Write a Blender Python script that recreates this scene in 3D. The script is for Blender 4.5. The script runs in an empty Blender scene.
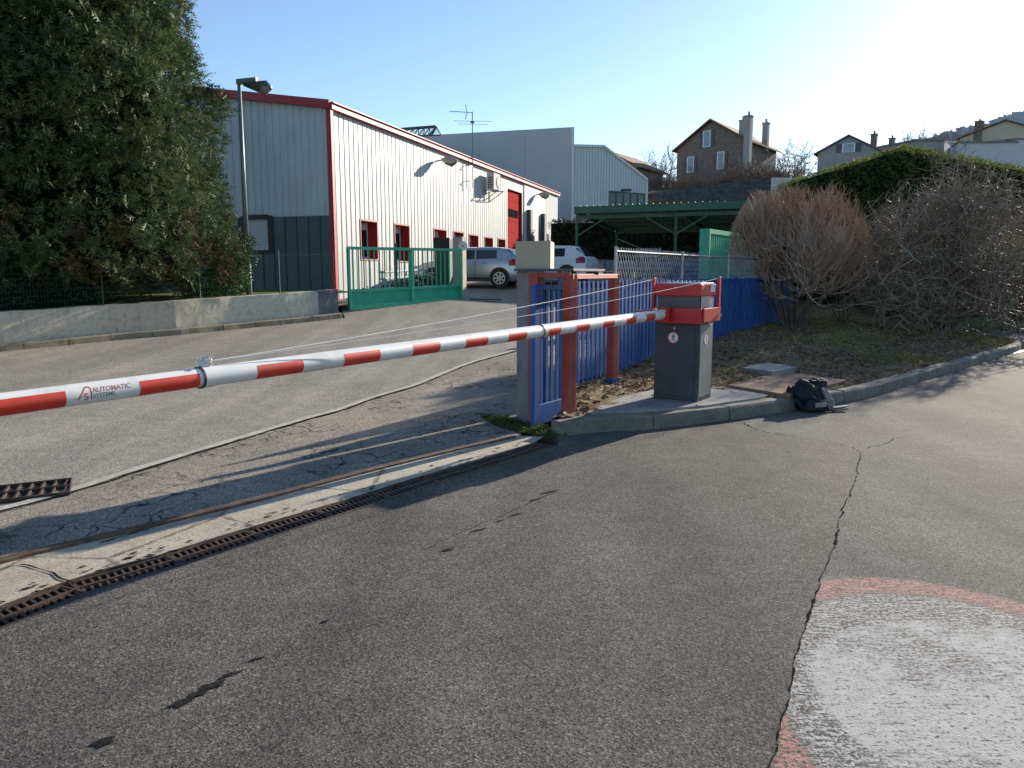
import bpy, bmesh, math, random
from mathutils import Vector, Matrix, noise as mnoise
R = math.radians
C = bpy.context.scene.collection
PI = math.pi
# ------------------------------------------------------------------ camera
F = 770.0; PT = R(8.13); HC = 1.5
cam = bpy.data.cameras.new('camera'); camo = bpy.data.objects.new('camera', cam); C.objects.link(camo)
cam.sensor_width = 36; cam.lens = F/1024*36; cam.clip_start = .05; cam.clip_end = 3000
camo.location = (0, 0, HC); camo.rotation_euler = (PI/2-PT, 0, 0)
bpy.context.scene.camera = camo
def ray(px, py):
    u = (px-512)/F; v = (384-py)/F
    return (u, math.cos(PT)+v*math.sin(PT), -math.sin(PT)+v*math.cos(PT))
def D(px, py, y):           # survey point: measured pixel at a known distance
    r = ray(px, py); t = y/r[1]; return Vector((r[0]*t, y, HC+r[2]*t))
def G(px, py, z=0.0):
    r = ray(px, py); t = (z-HC)/r[2]; return Vector((r[0]*t, r[1]*t, z))
def ss(a, b, t):
    t = max(0, min(1, (t-a)/(b-a))); return t*t*(3-2*t)
def ramp(t, w): return 0 if t < -w else (t if t > w else (t+w)**2/(4*w))
def h(x, y):
    sd = -(x-.76)*.857+(y-9.1)*.515
    b = max(ss(-.1, 2.2, sd), ss(34, 44, y))
    z = b*(.04*ramp(y-11, 2)+.035*ramp(y-19, 2)-.075*ramp(y-40, 3))
    z += .17*(ramp(y-42, 3)-ramp(y-59.5, .5)) + ss(59, 60.5, y)*3.0 + (.12*(y-61) if y > 61 else 0) - (.12*(y-250) if y > 250 else 0)
    return z
def Gh(px, py, off=0.0):
    r = ray(px, py); y = 1.0
    while y < 300:
        if HC+r[2]/r[1]*y <= h(r[0]/r[1]*y, y)+off: break
        y += .02
    x = r[0]/r[1]*y
    return Vector((x, y, h(x, y)+off))
# ------------------------------------------------------------------ objects
def tag(o, label=None, cat=None, group=None, kind=None):
    if label: o['label'] = label
    if cat: o['category'] = cat
    if group: o['group'] = group
    if kind: o['kind'] = kind
    return o
def thing(name, label, cat, loc=(0, 0, 0), rz=0, group=None):
    o = bpy.data.objects.new(name, None); C.objects.link(o)
    o.location = loc; o.rotation_euler = (0, 0, rz); o.empty_display_size = .1
    return tag(o, label, cat, group)
def frame_inv(o):
    while o.parent: o = o.parent
    return (Matrix.Translation(o.location) @ o.rotation_euler.to_matrix().to_4x4()).inverted()
class MB:
    def __init__(s): s.v = []; s.f = []
    def add(s, vs, fs):
        n = len(s.v); s.v += [Vector(v) for v in vs]; s.f += [tuple(i+n for i in f) for f in fs]; return s
    def box(s, c, sz, rz=0, M=None):
        x, y, z = [a/2 for a in sz]
        m = M if M else Matrix.Translation(Vector(c)) @ Matrix.Rotation(rz, 4, 'Z')
        vs = [m @ Vector(p) for p in ((-x,-y,-z),(x,-y,-z),(x,y,-z),(-x,y,-z),(-x,-y,z),(x,-y,z),(x,y,z),(-x,y,z))]
        return s.add(vs, [(0,3,2,1),(4,5,6,7),(0,1,5,4),(1,2,6,5),(2,3,7,6),(3,0,4,7)])
    def beam(s, a, b, w, t, up=(0, 0, 1)):   # box from a to b, w = width sideways, t = thickness along up
        a = Vector(a); b = Vector(b); d = (b-a); L = d.length; d.normalize()
        sd = d.cross(Vector(up)); 
        if sd.length < 1e-4: sd = Vector((1, 0, 0))
        sd.normalize(); u = sd.cross(d)
        vs = []
        for p in (a, b):
            for q, r_ in ((-1,-1),(1,-1),(1,1),(-1,1)): vs.append(p+sd*q*w/2+u*r_*t/2)
        return s.add(vs, [(3,2,1,0),(4,5,6,7),(0,1,5,4),(1,2,6,5),(2,3,7,6),(3,0,4,7)])
    def tube(s, pts, r, n=6, r1=None, cap=True):
        pts = [Vector(p) for p in pts]; m = len(pts); base = len(s.v)
        t0 = (pts[1]-pts[0]).normalized()
        a = t0.orthogonal().normalized()
        for i, p in enumerate(pts):
            t = (pts[min(i+1, m-1)]-pts[max(i-1, 0)]).normalized()
            a = (a-t*a.dot(t))
            a = a.normalized() if a.length > 1e-5 else t.orthogonal().normalized()
            b = t.cross(a); rr = r if r1 is None else r+(r1-r)*i/(m-1)
            if isinstance(r, (list, tuple)): rr = r[i]
            for k in range(n):
                an = 2*PI*k/n; s.v.append(p+a*math.cos(an)*rr+b*math.sin(an)*rr)
        for i in range(m-1):
            for k in range(n):
                k2 = (k+1) % n
                s.f.append((base+i*n+k, base+i*n+k2, base+(i+1)*n+k2, base+(i+1)*n+k))
        if cap and n > 2:
            s.f.append(tuple(base+k for k in range(n))[::-1]); s.f.append(tuple(base+(m-1)*n+k for k in range(n)))
        return s
    def prism(s, poly, z0, z1):   # poly list of (x,y); z0,z1 numbers or lists
        n = len(poly); z0 = z0 if isinstance(z0, (list, tuple)) else [z0]*n; z1 = z1 if isinstance(z1, (list, tuple)) else [z1]*n
        return s.add([(p[0], p[1], a) for p, a in zip(poly, z0)]+[(p[0], p[1], a) for p, a in zip(poly, z1)],
            [tuple(range(n))[::-1], tuple(range(n, 2*n))]+[(i, (i+1) % n, n+(i+1) % n, n+i) for i in range(n)])
    def build(s, name, mat, parent=None, smooth=False, local=False, bevel=0, recalc=True):
        me = bpy.data.meshes.new(name)
        vs = s.v
        if parent is not None and not local:
            M = frame_inv(parent); vs = [M @ v for v in vs]
        me.from_pydata([tuple(v) for v in vs], [], s.f)
        if recalc or bevel:
            bm = bmesh.new(); bm.from_mesh(me)
            if recalc: bmesh.ops.recalc_face_normals(bm, faces=bm.faces)
            if bevel: bmesh.ops.bevel(bm, geom=[e for e in bm.edges if len(e.link_faces) == 2 and e.calc_face_angle(0) > .5], offset=bevel, segments=2, affect='EDGES', profile=.5)
            bm.to_mesh(me); bm.free()
        if smooth:
            for p in me.polygons: p.use_smooth = True
        me.materials.append(mat)
        o = bpy.data.objects.new(name, me); C.objects.link(o)
        if parent is not None: o.parent = parent
        return o
def copy_tree(o, parent=None):
    kids = list(o.children); c = o.copy(); C.objects.link(c)
    if parent is not None: c.parent = parent
    for k in kids: copy_tree(k, c)
    return c
# ------------------------------------------------------------------ materials
def newmat(name):
    m = bpy.data.materials.new(name); m.use_nodes = True
    return m, m.node_tree.nodes, m.node_tree.links, m.node_tree.nodes['Principled BSDF']
def nz(N, L, co, scale, detail=4, rough=.6, dist=0):
    n = N.new('ShaderNodeTexNoise'); n.inputs['Scale'].default_value = scale; n.inputs['Detail'].default_value = detail
    n.inputs['Roughness'].default_value = rough; n.inputs['Distortion'].default_value = dist
    L.new(co, n.inputs['Vector']); return n.outputs['Fac']
def rampn(N, L, fac, stops):
    r = N.new('ShaderNodeValToRGB'); e = r.color_ramp.elements
    while len(e) < len(stops): e.new(.5)
    for el, (p, c) in zip(e, stops): el.position = p; el.color = c if len(c) == 4 else (*c, 1)
    L.new(fac, r.inputs['Fac']); return r.outputs['Color']
def mixc(N, L, fac, a, b, mode='MIX'):
    m = N.new('ShaderNodeMix'); m.data_type = 'RGBA'; m.blend_type = mode
    for sock, v in ((m.inputs[0], fac), (m.inputs[6], a), (m.inputs[7], b)):
        if isinstance(v, (int, float)): sock.default_value = v
        elif isinstance(v, tuple): sock.default_value = v if len(v) == 4 else (*v, 1)
        else: L.new(v, sock)
    return m.outputs[2]
def mth(N, L, op, a, b=0.0, clamp=False):
    m = N.new('ShaderNodeMath'); m.operation = op; m.use_clamp = clamp
    for i, v in enumerate((a, b)):
        if isinstance(v, (int, float)): m.inputs[i].default_value = v
        else: L.new(v, m.inputs[i])
    return m.outputs[0]
def bump(N, L, B, hgt, dist, strength=1.0):
    b = N.new('ShaderNodeBump'); b.inputs['Distance'].default_value = dist; b.inputs['Strength'].default_value = strength
    L.new(hgt, b.inputs['Height']); L.new(b.outputs['Normal'], B.inputs['Normal']); return b
def co_of(N, kind='Object'):
    if kind == 'World': return N.new('ShaderNodeNewGeometry').outputs['Position']
    return N.new('ShaderNodeTexCoord').outputs['Object']
def scaled(N, L, co, s, loc=(0, 0, 0), rot=(0, 0, 0)):
    m = N.new('ShaderNodeMapping'); m.inputs['Scale'].default_value = s; m.inputs['Location'].default_value = loc; m.inputs['Rotation'].default_value = rot
    L.new(co, m.inputs['Vector']); return m.outputs['Vector']
def paint(name, col, rough=.5, var=.25, scale=6, metal=0, dirt=None, dirtamt=.3, bmp=0, streak=False, spec=.5, bscale=60):
    m, N, L, B = newmat(name); co = co_of(N)
    f = nz(N, L, co, scale, 5)
    dark = tuple(c*(1-var) for c in col); lite = tuple(min(1, c*(1+var*.6)) for c in col)
    c = rampn(N, L, f, [(.3, dark), (.7, lite)])
    if dirt:
        cv = scaled(N, L, co, (7, 7, .8)) if streak else co
        f2 = nz(N, L, cv, scale*.7, 6, .7)
        f3 = rampn(N, L, f2, [(.5, (0, 0, 0)), (.68, (1, 1, 1))])
        c = mixc(N, L, mth(N, L, 'MULTIPLY', f3, dirtamt), c, dirt)
    L.new(c, B.inputs['Base Color']); B.inputs['Roughness'].default_value = rough; B.inputs['Metallic'].default_value = metal
    B.inputs['Specular IOR Level'].default_value = spec
    if bmp: bump(N, L, B, nz(N, L, co, bscale, 4), bmp)
    return m
def asphalt(name, base, agg, tint, cracks=0, crackcol=(.02, .02, .02), patch=None, stainamt=.35, dens=.5):
    m, N, L, B = newmat(name); co = co_of(N, 'World')
    vo = N.new('ShaderNodeTexVoronoi'); vo.inputs['Scale'].default_value = 150; L.new(co, vo.inputs['Vector'])
    sep = N.new('ShaderNodeSeparateColor'); L.new(vo.outputs['Color'], sep.inputs[0])
    c = rampn(N, L, sep.outputs[0], [(.0, tuple(b*.34 for b in base)), (.30, base), (.80, tint), (1, agg)])
    vo2 = N.new('ShaderNodeTexVoronoi'); vo2.inputs['Scale'].default_value = 85; L.new(co, vo2.inputs['Vector'])
    sep2 = N.new('ShaderNodeSeparateColor'); L.new(vo2.outputs['Color'], sep2.inputs[0])
    c = mixc(N, L, .55, c, rampn(N, L, sep2.outputs[1], [(0, (.6, .6, .6)), (1, (1.4, 1.39, 1.37))]), 'MULTIPLY')
    big = nz(N, L, co, .7, 5, .6)
    c = mixc(N, L, stainamt, c, rampn(N, L, big, [(.3, (.5, .5, .51)), (.68, (1.45, 1.42, 1.38))]), 'MULTIPLY')
    tp = nz(N, L, scaled(N, L, co, (1.9, .16, 1), rot=(0, 0, R(34))), 1.0, 3, .5)
    c = mixc(N, L, .5, c, rampn(N, L, tp, [(.35, (.72, .72, .73)), (.65, (1.25, 1.24, 1.22))]), 'MULTIPLY')
    mid = nz(N, L, co, 5, 6, .75)
    c = mixc(N, L, .5, c, rampn(N, L, mid, [(.3, (.65, .65, .66)), (.7, (1.3, 1.28, 1.25))]), 'MULTIPLY')
    if cracks:
        wv = N.new('ShaderNodeVectorMath'); wv.operation = 'ADD'; nt = N.new('ShaderNodeTexNoise'); nt.inputs['Scale'].default_value = 5
        L.new(co, nt.inputs['Vector']); sc = N.new('ShaderNodeVectorMath'); sc.operation = 'SCALE'; sc.inputs['Scale'].default_value = .25
        L.new(nt.outputs['Color'], sc.inputs[0]); L.new(co, wv.inputs[0]); L.new(sc.outputs[0], wv.inputs[1])
        v = N.new('ShaderNodeTexVoronoi'); v.feature = 'DISTANCE_TO_EDGE'; v.inputs['Scale'].default_value = cracks; L.new(wv.outputs[0], v.inputs['Vector'])
        e = rampn(N, L, v.outputs['Distance'], [(.012, (1, 1, 1)), (.05, (0, 0, 0))])
        msk = rampn(N, L, nz(N, L, co, .9, 3), [(.42, (0, 0, 0)), (.56, (1, 1, 1))])
        c = mixc(N, L, mth(N, L, 'MULTIPLY', mth(N, L, 'MULTIPLY', e, msk), .95), c, crackcol)
    if patch: c = patch(N, L, co, c)
    L.new(c, B.inputs['Base Color']); B.inputs['Roughness'].default_value = .92; B.inputs['Specular IOR Level'].default_value = .12
    bump(N, L, B, vo.outputs['Distance'], .0016, .7)
    return m
def marking_patch(N, L, co, c):   # worn painted disc with a red rim, cx,cy 1.75,2.3
    mp = scaled(N, L, co, (1/.96, 1/1.39, 0), loc=(-1.75/.96, -2.3/1.39, 0))
    ln = N.new('ShaderNodeVectorMath'); ln.operation = 'LENGTH'; L.new(mp, ln.inputs[0]); r = ln.outputs['Value']
    r = mth(N, L, 'ADD', r, mth(N, L, 'MULTIPLY', mth(N, L, 'SUBTRACT', nz(N, L, co, 9, 5, .7), .5), .06))
    r_out = r
    st = nz(N, L, scaled(N, L, co, (5, 32, 1), rot=(0, 0, R(12))), 2.2, 6, .75)      # brush / tyre wear streaks
    fine = nz(N, L, co, 62, 3, .8)
    wearn = mth(N, L, 'ADD', mth(N, L, 'MULTIPLY', st, .55), mth(N, L, 'MULTIPLY', fine, .6))
    def band(a, b, s=.012):
        x = mth(N, L, 'DIVIDE', mth(N, L, 'SUBTRACT', r, a), s, True); y = mth(N, L, 'DIVIDE', mth(N, L, 'SUBTRACT', b, r), s, True)
        return mth(N, L, 'MULTIPLY', x, y)
    def cover(mask, lo, hi):
        return mth(N, L, 'MULTIPLY', mask, rampn(N, L, wearn, [(lo, (0, 0, 0)), (hi, (1, 1, 1))]))
    white = rampn(N, L, nz(N, L, co, 14, 4), [(.3, (.36, .35, .33)), (.7, (.49, .48, .45))])
    red = rampn(N, L, nz(N, L, co, 20, 4), [(.35, (.34, .17, .14)), (.65, (.50, .30, .26))])
    big = nz(N, L, co, 1.9, 4, .65)
    mp2 = scaled(N, L, co, (1/1.07, 1/1.09, 0), loc=(-1.77/1.07, -2.50/1.09, 0)); l2 = N.new('ShaderNodeVectorMath'); l2.operation = 'LENGTH'; L.new(mp2, l2.inputs[0])
    r2_ = mth(N, L, 'ADD', l2.outputs['Value'], mth(N, L, 'MULTIPLY', mth(N, L, 'SUBTRACT', nz(N, L, co, 4, 5, .7), .5), .10))
    c = mixc(N, L, cover(band(-1, .87, .05), .555, .61), c, white)
    r = r2_
    inner = mth(N, L, 'MULTIPLY', band(-1, .645, .03), rampn(N, L, big, [(.42, (.25, .25, .25)), (.52, (1, 1, 1))]))
    c = mixc(N, L, cover(inner, .485, .545), c, white)
    r = r_out
    c = mixc(N, L, cover(band(.84, 1.0, .03), .535, .60), c, red)
    return c
A_old = asphalt('asphalt_driveway', (.225, .207, .180), (.46, .43, .385), (.32, .295, .26), stainamt=.25)
A_crk = asphalt('asphalt_cracked', (.21, .188, .157), (.43, .395, .34), (.30, .27, .23), cracks=4.2)
A_road = asphalt('asphalt_road', (.088, .081, .074), (.22, .205, .188), (.132, .122, .112), stainamt=.45)
A_lane = asphalt('asphalt_lane', (.104, .097, .09), (.24, .228, .214), (.146, .137, .127), patch=marking_patch)
def concrete(name, a, b, scale=3, stain=(.12, .10, .08), amt=.5, bmp=.004, crack=0):
    m, N, L, B = newmat(name); co = co_of(N, 'World')
    c = rampn(N, L, nz(N, L, co, scale, 7, .7), [(.3, a), (.7, b)])
    c = mixc(N, L, mth(N, L, 'MULTIPLY', rampn(N, L, nz(N, L, co, scale*.6, 6, .75, .6), [(.5, (0, 0, 0)), (.66, (1, 1, 1))]), amt), c, stain)
    vo = N.new('ShaderNodeTexVoronoi'); vo.inputs['Scale'].default_value = 90; L.new(co, vo.inputs['Vector'])
    sep = N.new('ShaderNodeSeparateColor'); L.new(vo.outputs['Color'], sep.inputs[0])
    c = mixc(N, L, .45, c, rampn(N, L, sep.outputs[0], [(0, (.6, .6, .6)), (1, (1.35, 1.33, 1.3))]), 'MULTIPLY')
    if crack:
        v = N.new('ShaderNodeTexVoronoi'); v.feature = 'DISTANCE_TO_EDGE'; v.inputs['Scale'].default_value = crack
        L.new(scaled(N, L, co, (1, 1, 1)), v.inputs['Vector'])
        nn = nz(N, L, co, 11, 5, .8)
        e = rampn(N, L, mth(N, L, 'ADD', v.outputs['Distance'], mth(N, L, 'MULTIPLY', mth(N, L, 'SUBTRACT', nn, .5), .12)), [(.005, (1, 1, 1)), (.02, (0, 0, 0))])
        c = mixc(N, L, mth(N, L, 'MULTIPLY', e, .7), c, (.05, .045, .04))
    L.new(c, B.inputs['Base Color']); B.inputs['Roughness'].default_value = .9; B.inputs['Specular IOR Level'].default_value = .25
    bump(N, L, B, nz(N, L, co, 40, 6, .7), bmp)
    return m
M_apron = concrete('apron_concrete', (.32, .285, .225), (.48, .43, .35), 2.2, (.13, .115, .095), .45, crack=1.1)
M_kerb = concrete('kerb_concrete', (.135, .122, .10), (.25, .228, .19), 4, (.09, .08, .065), .5)
M_kerbtan = concrete('kerb_tan', (.20, .17, .125), (.32, .275, .205), 3, (.10, .08, .055), .5)
M_strip = concrete('strip_concrete', (.36, .34, .30), (.48, .455, .40), 3, (.18, .17, .15), .4)
M_pad = concrete('pad_concrete', (.20, .20, .20), (.32, .32, .31), 3, (.10, .09, .08), .4)
M_pillar = concrete('pillar_concrete', (.17, .175, .18), (.28, .28, .28), 2.5, (.10, .10, .10), .4)
M_slabred = concrete('slab_reddish', (.20, .125, .085), (.31, .205, .145), 3.5, (.11, .085, .06), .4)
def wall_render():
    m, N, L, B = newmat('wall_render'); co = co_of(N, 'World')
    f = nz(N, L, scaled(N, L, co, (1, 1, .5)), .6, 2, .4, 0)
    c = rampn(N, L, f, [(.30, (.54, .48, .37)), (.5, (.60, .54, .43)), (.60, (.64, .58, .47)), (.64, (.50, .47, .42)), (.8, (.47, .44, .39))])
    f2 = rampn(N, L, nz(N, L, co, 9, 8, .85), [(.52, (0, 0, 0)), (.60, (1, 1, 1))])
    c = mixc(N, L, mth(N, L, 'MULTIPLY', f2, .5), c, (.22, .18, .13))
    f4 = rampn(N, L, nz(N, L, scaled(N, L, co, (3, 3, .7)), 1.6, 5, .7), [(.55, (0, 0, 0)), (.7, (1, 1, 1))])
    c = mixc(N, L, mth(N, L, 'MULTIPLY', f4, .4), c, (.13, .11, .09))
    sx = N.new('ShaderNodeSeparateXYZ'); L.new(co_of(N, 'Object'), sx.inputs[0])
    L.new(c, B.inputs['Base Color']); B.inputs['Roughness'].default_value = .95
    bump(N, L, B, nz(N, L, co, 9, 8, .75), .012)
    return m
M_wall = wall_render()
M_wallgrey = paint('wall_grey_paint', (.13, .145, .17), .8, .3, 3, dirt=(.25, .24, .22), dirtamt=.5, bmp=.01)
M_ironrust = paint('rusty_iron', (.075, .052, .042), .7, .5, 20, .4, dirt=(.19, .10, .055), dirtamt=.6, bmp=.002)
M_rail = paint('rail_rust', (.11, .07, .045), .65, .5, 14, .3, dirt=(.28, .2, .13), dirtamt=.5)
M_dark = paint('dark_void', (.012, .012, .012), .9, .2, 5)
M_crackpitshade = paint('crack_fill_pit_shade', (.032, .029, .026), 1, .3, 40, spec=0)  # fills cracks, and also paints the shade in pits by the drain
M_oil = paint('oil_stain', (.018, .018, .018), .9, .4, 30, bmp=.004, spec=.1)
M_bluep = paint('blue_paint', (.001, .072, .28), .42, .3, 5, dirt=(.09, .20, .42), dirtamt=.4, streak=True)
M_redpost = paint('red_post_paint', (.38, .055, .040), .6, .3, 4, dirt=(.40, .15, .11), dirtamt=.5)
M_redgloss = paint('red_gloss', (.56, .025, .020), .42, .22, 5, dirt=(.30, .06, .05), dirtamt=.5, streak=True)
M_redtape = paint('red_reflective', (.66, .045, .022), .42, .15, 9, dirt=(.42, .07, .05), dirtamt=.5)
M_white = paint('white_enamel', (.76, .75, .72), .38, .08, 5, dirt=(.46, .43, .37), dirtamt=.45)
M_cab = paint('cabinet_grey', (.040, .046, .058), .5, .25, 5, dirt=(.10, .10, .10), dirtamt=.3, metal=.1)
M_cablit = paint('cabinet_lit_side_grey', (.20, .20, .205), .5, .25, 3, dirt=(.2, .2, .19), dirtamt=.4, metal=.1)  # paler than the cabinet body: sunlight on this side put into the colour
M_hoodgrey = paint('hood_grey', (.085, .09, .10), .4, .2, 3, metal=.2)
M_steel = paint('galvanised_steel', (.36, .38, .40), .42, .25, 8, metal=.7)
M_lampgrey = paint('lamp_pole_grey', (.20, .225, .24), .5, .2, 4, metal=.3)
M_lampdark = paint('lamp_head_grey', (.075, .08, .075), .5, .3, 6)
M_lens = paint('lamp_lens', (.22, .20, .15), .25, .3, 9)
M_green = paint('green_gate_paint', (.035, .40, .235), .45, .2, 4, dirt=(.05, .26, .16), dirtamt=.4)
M_greend = paint('dark_green_paint', (.03, .12, .07), .5, .3, 4, dirt=(.06, .12, .08), dirtamt=.4)
M_greenwire = paint('green_wire', (.02, .085, .05), .5, .2, 4)
M_beige = paint('beige_card', (.46, .37, .27), .75, .06, 3)
M_capslab = paint('cap_slab_grey', (.10, .10, .11), .7, .3, 5, dirt=(.2, .19, .18), dirtamt=.4)
M_cream = paint('cream_post', (.42, .38, .30), .8, .2, 4, dirt=(.25, .22, .18), dirtamt=.4)
M_black = paint('black_plastic', (.012, .012, .013), .5, .3, 10)
M_cloth = paint('black_nylon', (.010, .010, .013), .75, .4, 14, bmp=.006, bscale=30)
M_clothgrey = paint('grey_nylon', (.30, .285, .27), .8, .25, 12, bmp=.006, bscale=30)
M_cable = paint('cable_white', (.62, .60, .55), .5, .1, 4)
M_clad = paint('white_cladding', (.50, .50, .49), .45, .06, 1.5, dirt=(.38, .37, .34), dirtamt=.4, streak=True)
M_cladg = paint('gable_cladding', (.58, .63, .68), .5, .08, 1.5, dirt=(.50, .54, .58), dirtamt=.3, streak=True)
M_band = paint('dark_band_cladding', (.085, .13, .145), .5, .15, 1.5, dirt=(.10, .14, .15), dirtamt=.3, streak=True)
M_trim = paint('red_trim', (.42, .045, .06), .5, .2, 3)
M_redwin = paint('red_window_frame', (.30, .018, .018), .5, .2, 3)
M_shut = paint('shutter_white', (.62, .64, .66), .5, .08, 3)
M_glassd = paint('dark_glass', (.02, .025, .03), .08, .3, 3, spec=.8)
M_glassb = paint('sky_glass', (.16, .22, .28), .1, .3, 3, spec=.9)
M_panel = paint('grey_panel', (.46, .46, .475), .6, .06, .5)
M_metalw = paint('white_ribbed_metal', (.62, .63, .63), .4, .07, 1, dirt=(.5, .5, .5), dirtamt=.3, streak=True)
M_soil0 = None
def ground_mix(name, cols, scale=1.2, fine=14, bmp=.03, dirtfleck=True):
    m, N, L, B = newmat(name); co = co_of(N, 'World')
    f = mth(N, L, 'ADD', mth(N, L, 'MULTIPLY', nz(N, L, co, scale, 6, .6), .6), mth(N, L, 'MULTIPLY', nz(N, L, co, fine, 5, .75), .4))
    n = len(cols); c = rampn(N, L, f, [(.34+.32*i/(n-1), cc) for i, cc in enumerate(cols)])
    c = mixc(N, L, .6, c, rampn(N, L, nz(N, L, co, 70, 3, .8), [(.3, (.5, .5, .5)), (.7, (1.5, 1.5, 1.45))]), 'MULTIPLY')
    L.new(c, B.inputs['Base Color']); B.inputs['Roughness'].default_value = .97; B.inputs['Specular IOR Level'].default_value = .1
    bump(N, L, B, nz(N, L, co, 22, 8, .8), bmp)
    return m
M_soil = ground_mix('island_soil', [(.06, .045, .03), (.14, .105, .07), (.26, .205, .135), (.24, .20, .10), (.14, .15, .055)])
M_grassg = ground_mix('garden_grass', [(.09, .08, .04), (.16, .15, .06), (.12, .15, .045), (.20, .17, .09)])
M_terrain = ground_mix('hill_grass', [(.07, .065, .035), (.12, .11, .06), (.09, .11, .05)], .15, 3)
M_moss = ground_mix('moss', [(.035, .045, .02), (.06, .08, .03), (.09, .08, .045)])
def foliage(name, cols, scale=1.3, rough=.6, trans=.15):
    m, N, L, B = newmat(name); co = co_of(N, 'World')
    oi = N.new('ShaderNodeNewGeometry')
    f = mth(N, L, 'ADD', mth(N, L, 'MULTIPLY', nz(N, L, co, scale, 4, .6), .62), mth(N, L, 'MULTIPLY', oi.outputs['Random Per Island'], .38))
    n = len(cols); c = rampn(N, L, f, [(.28+.46*i/(n-1), cc) for i, cc in enumerate(cols)])
    L.new(c, B.inputs['Base Color']); B.inputs['Roughness'].default_value = rough; B.inputs['Specular IOR Level'].default_value = .3
    if trans:
        t = N.new('ShaderNodeBsdfTranslucent'); L.new(c, t.inputs['Color']); mx = N.new('ShaderNodeMixShader'); mx.inputs[0].default_value = trans
        L.new(B.outputs[0], mx.inputs[1]); L.new(t.outputs[0], mx.inputs[2]); L.new(mx.outputs[0], N['Material Output'].inputs['Surface'])
    return m
F_con = foliage('conifer_foliage', [(.030, .058, .030), (.06, .10, .042), (.105, .14, .055), (.17, .185, .08)], trans=.25)
F_con2 = foliage('conifer_foliage_bluish', [(.022, .046, .034), (.042, .078, .05), (.07, .11, .06)], trans=.2)
F_dead = foliage('dead_foliage', [(.03, .026, .016), (.07, .045, .026), (.13, .085, .045), (.09, .085, .03)], 2, trans=.2)
F_laurel = foliage('laurel_foliage', [(.02, .05, .018), (.04, .09, .028), (.075, .13, .04)], 2, .6)
F_ivy = foliage('ivy_foliage', [(.018, .045, .028), (.03, .075, .042), (.045, .10, .055)], 2, .5)
F_hedge = foliage('hedge_foliage', [(.04, .065, .016), (.08, .115, .026), (.14, .165, .042), (.20, .20, .065)], .8, trans=.45)
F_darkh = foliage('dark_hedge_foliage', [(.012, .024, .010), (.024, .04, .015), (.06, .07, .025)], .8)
F_copper = foliage('copper_foliage', [(.06, .03, .02), (.13, .065, .04), (.20, .12, .08)], 1.5)
M_core = paint('foliage_core_shade', (.010, .014, .008), 1, .4, 3, spec=0)  # near-black paints the deep shade inside crowns and hedges
M_bark = paint('bark', (.17, .14, .11), .9, .4, 9, bmp=.02)
M_twigred = foliage('twig_reddish', [(.23, .145, .10), (.38, .26, .18), (.54, .40, .30)], 1.2, .65, 0)
M_twiggrey = foliage('twig_grey', [(.13, .10, .07), (.25, .20, .145), (.44, .37, .28)], 1.2, .6, 0)
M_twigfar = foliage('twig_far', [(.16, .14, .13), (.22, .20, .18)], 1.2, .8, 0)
M_litter = foliage('dry_leaves', [(.08, .045, .03), (.19, .12, .07), (.36, .26, .16), (.22, .16, .09)], 2, .8)
M_blade = foliage('grass_blades', [(.14, .15, .04), (.24, .23, .07), (.38, .33, .14)], .7, .7)
def stone_mat(name, a, b, mortar, scale=2.2, brick=False):
    m, N, L, B = newmat(name); co = co_of(N, 'Object')
    v = N.new('ShaderNodeTexVoronoi'); v.inputs['Scale'].default_value = scale; L.new(scaled(N, L, co, (1, 1, 1.7)), v.inputs['Vector'])
    sep = N.new('ShaderNodeSeparateColor'); L.new(v.outputs['Color'], sep.inputs[0])
    c = rampn(N, L, sep.outputs[0], [(0, a), (1, b)])
    e = N.new('ShaderNodeTexVoronoi'); e.feature = 'DISTANCE_TO_EDGE'; e.inputs['Scale'].default_value = scale; L.new(scaled(N, L, co, (1, 1, 1.7)), e.inputs['Vector'])
    c = mixc(N, L, rampn(N, L, e.outputs['Distance'], [(.03, (1, 1, 1)), (.09, (0, 0, 0))]), c, mortar)
    L.new(c, B.inputs['Base Color']); B.inputs['Roughness'].default_value = .95; return m
M_stone = stone_mat('rubble_stone', (.13, .105, .085), (.24, .19, .155), (.18, .15, .125), 5)
M_stonewall = stone_mat('dark_stone_wall', (.045, .045, .055), (.12, .115, .12), (.06, .06, .065), 3.5)
M_pinkwall = paint('pinkish_render', (.32, .21, .17), .9, .15, 1)
M_greywall = paint('grey_render', (.34, .33, .32), .9, .12, 1)
M_peach = paint('peach_render', (.55, .45, .34), .9, .08, 1)
M_palewall = paint('pale_render', (.55, .55, .55), .9, .08, 1)
def tile_mat(name, a, b):
    m, N, L, B = newmat(name); co = co_of(N, 'Object')
    f = nz(N, L, co, 1.5, 6, .7); c = rampn(N, L, f, [(.3, a), (.7, b)])
    v = N.new('ShaderNodeTexVoronoi'); v.inputs['Scale'].default_value = 3.5; L.new(co, v.inputs['Vector'])
    sep = N.new('ShaderNodeSeparateColor'); L.new(v.outputs['Color'], sep.inputs[0])
    c = mixc(N, L, .6, c, rampn(N, L, sep.outputs[0], [(0, (.6, .6, .6)), (1, (1.4, 1.4, 1.4))]), 'MULTIPLY')
    L.new(c, B.inputs['Base Color']); B.inputs['Roughness'].default_value = .9; return m
M_tile = tile_mat('roof_tiles_brown', (.15, .085, .055), (.26, .155, .10))
M_tileg = tile_mat('roof_tiles_grey', (.16, .14, .13), (.27, .24, .22))
M_roofmetal = paint('roof_sheet', (.35, .36, .36), .5, .1, 2)
M_carsilver = paint('car_silver', (.42, .44, .47), .28, .04, 2, metal=.55)
M_carwhite = paint('car_white', (.68, .70, .74), .25, .04, 2)
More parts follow.
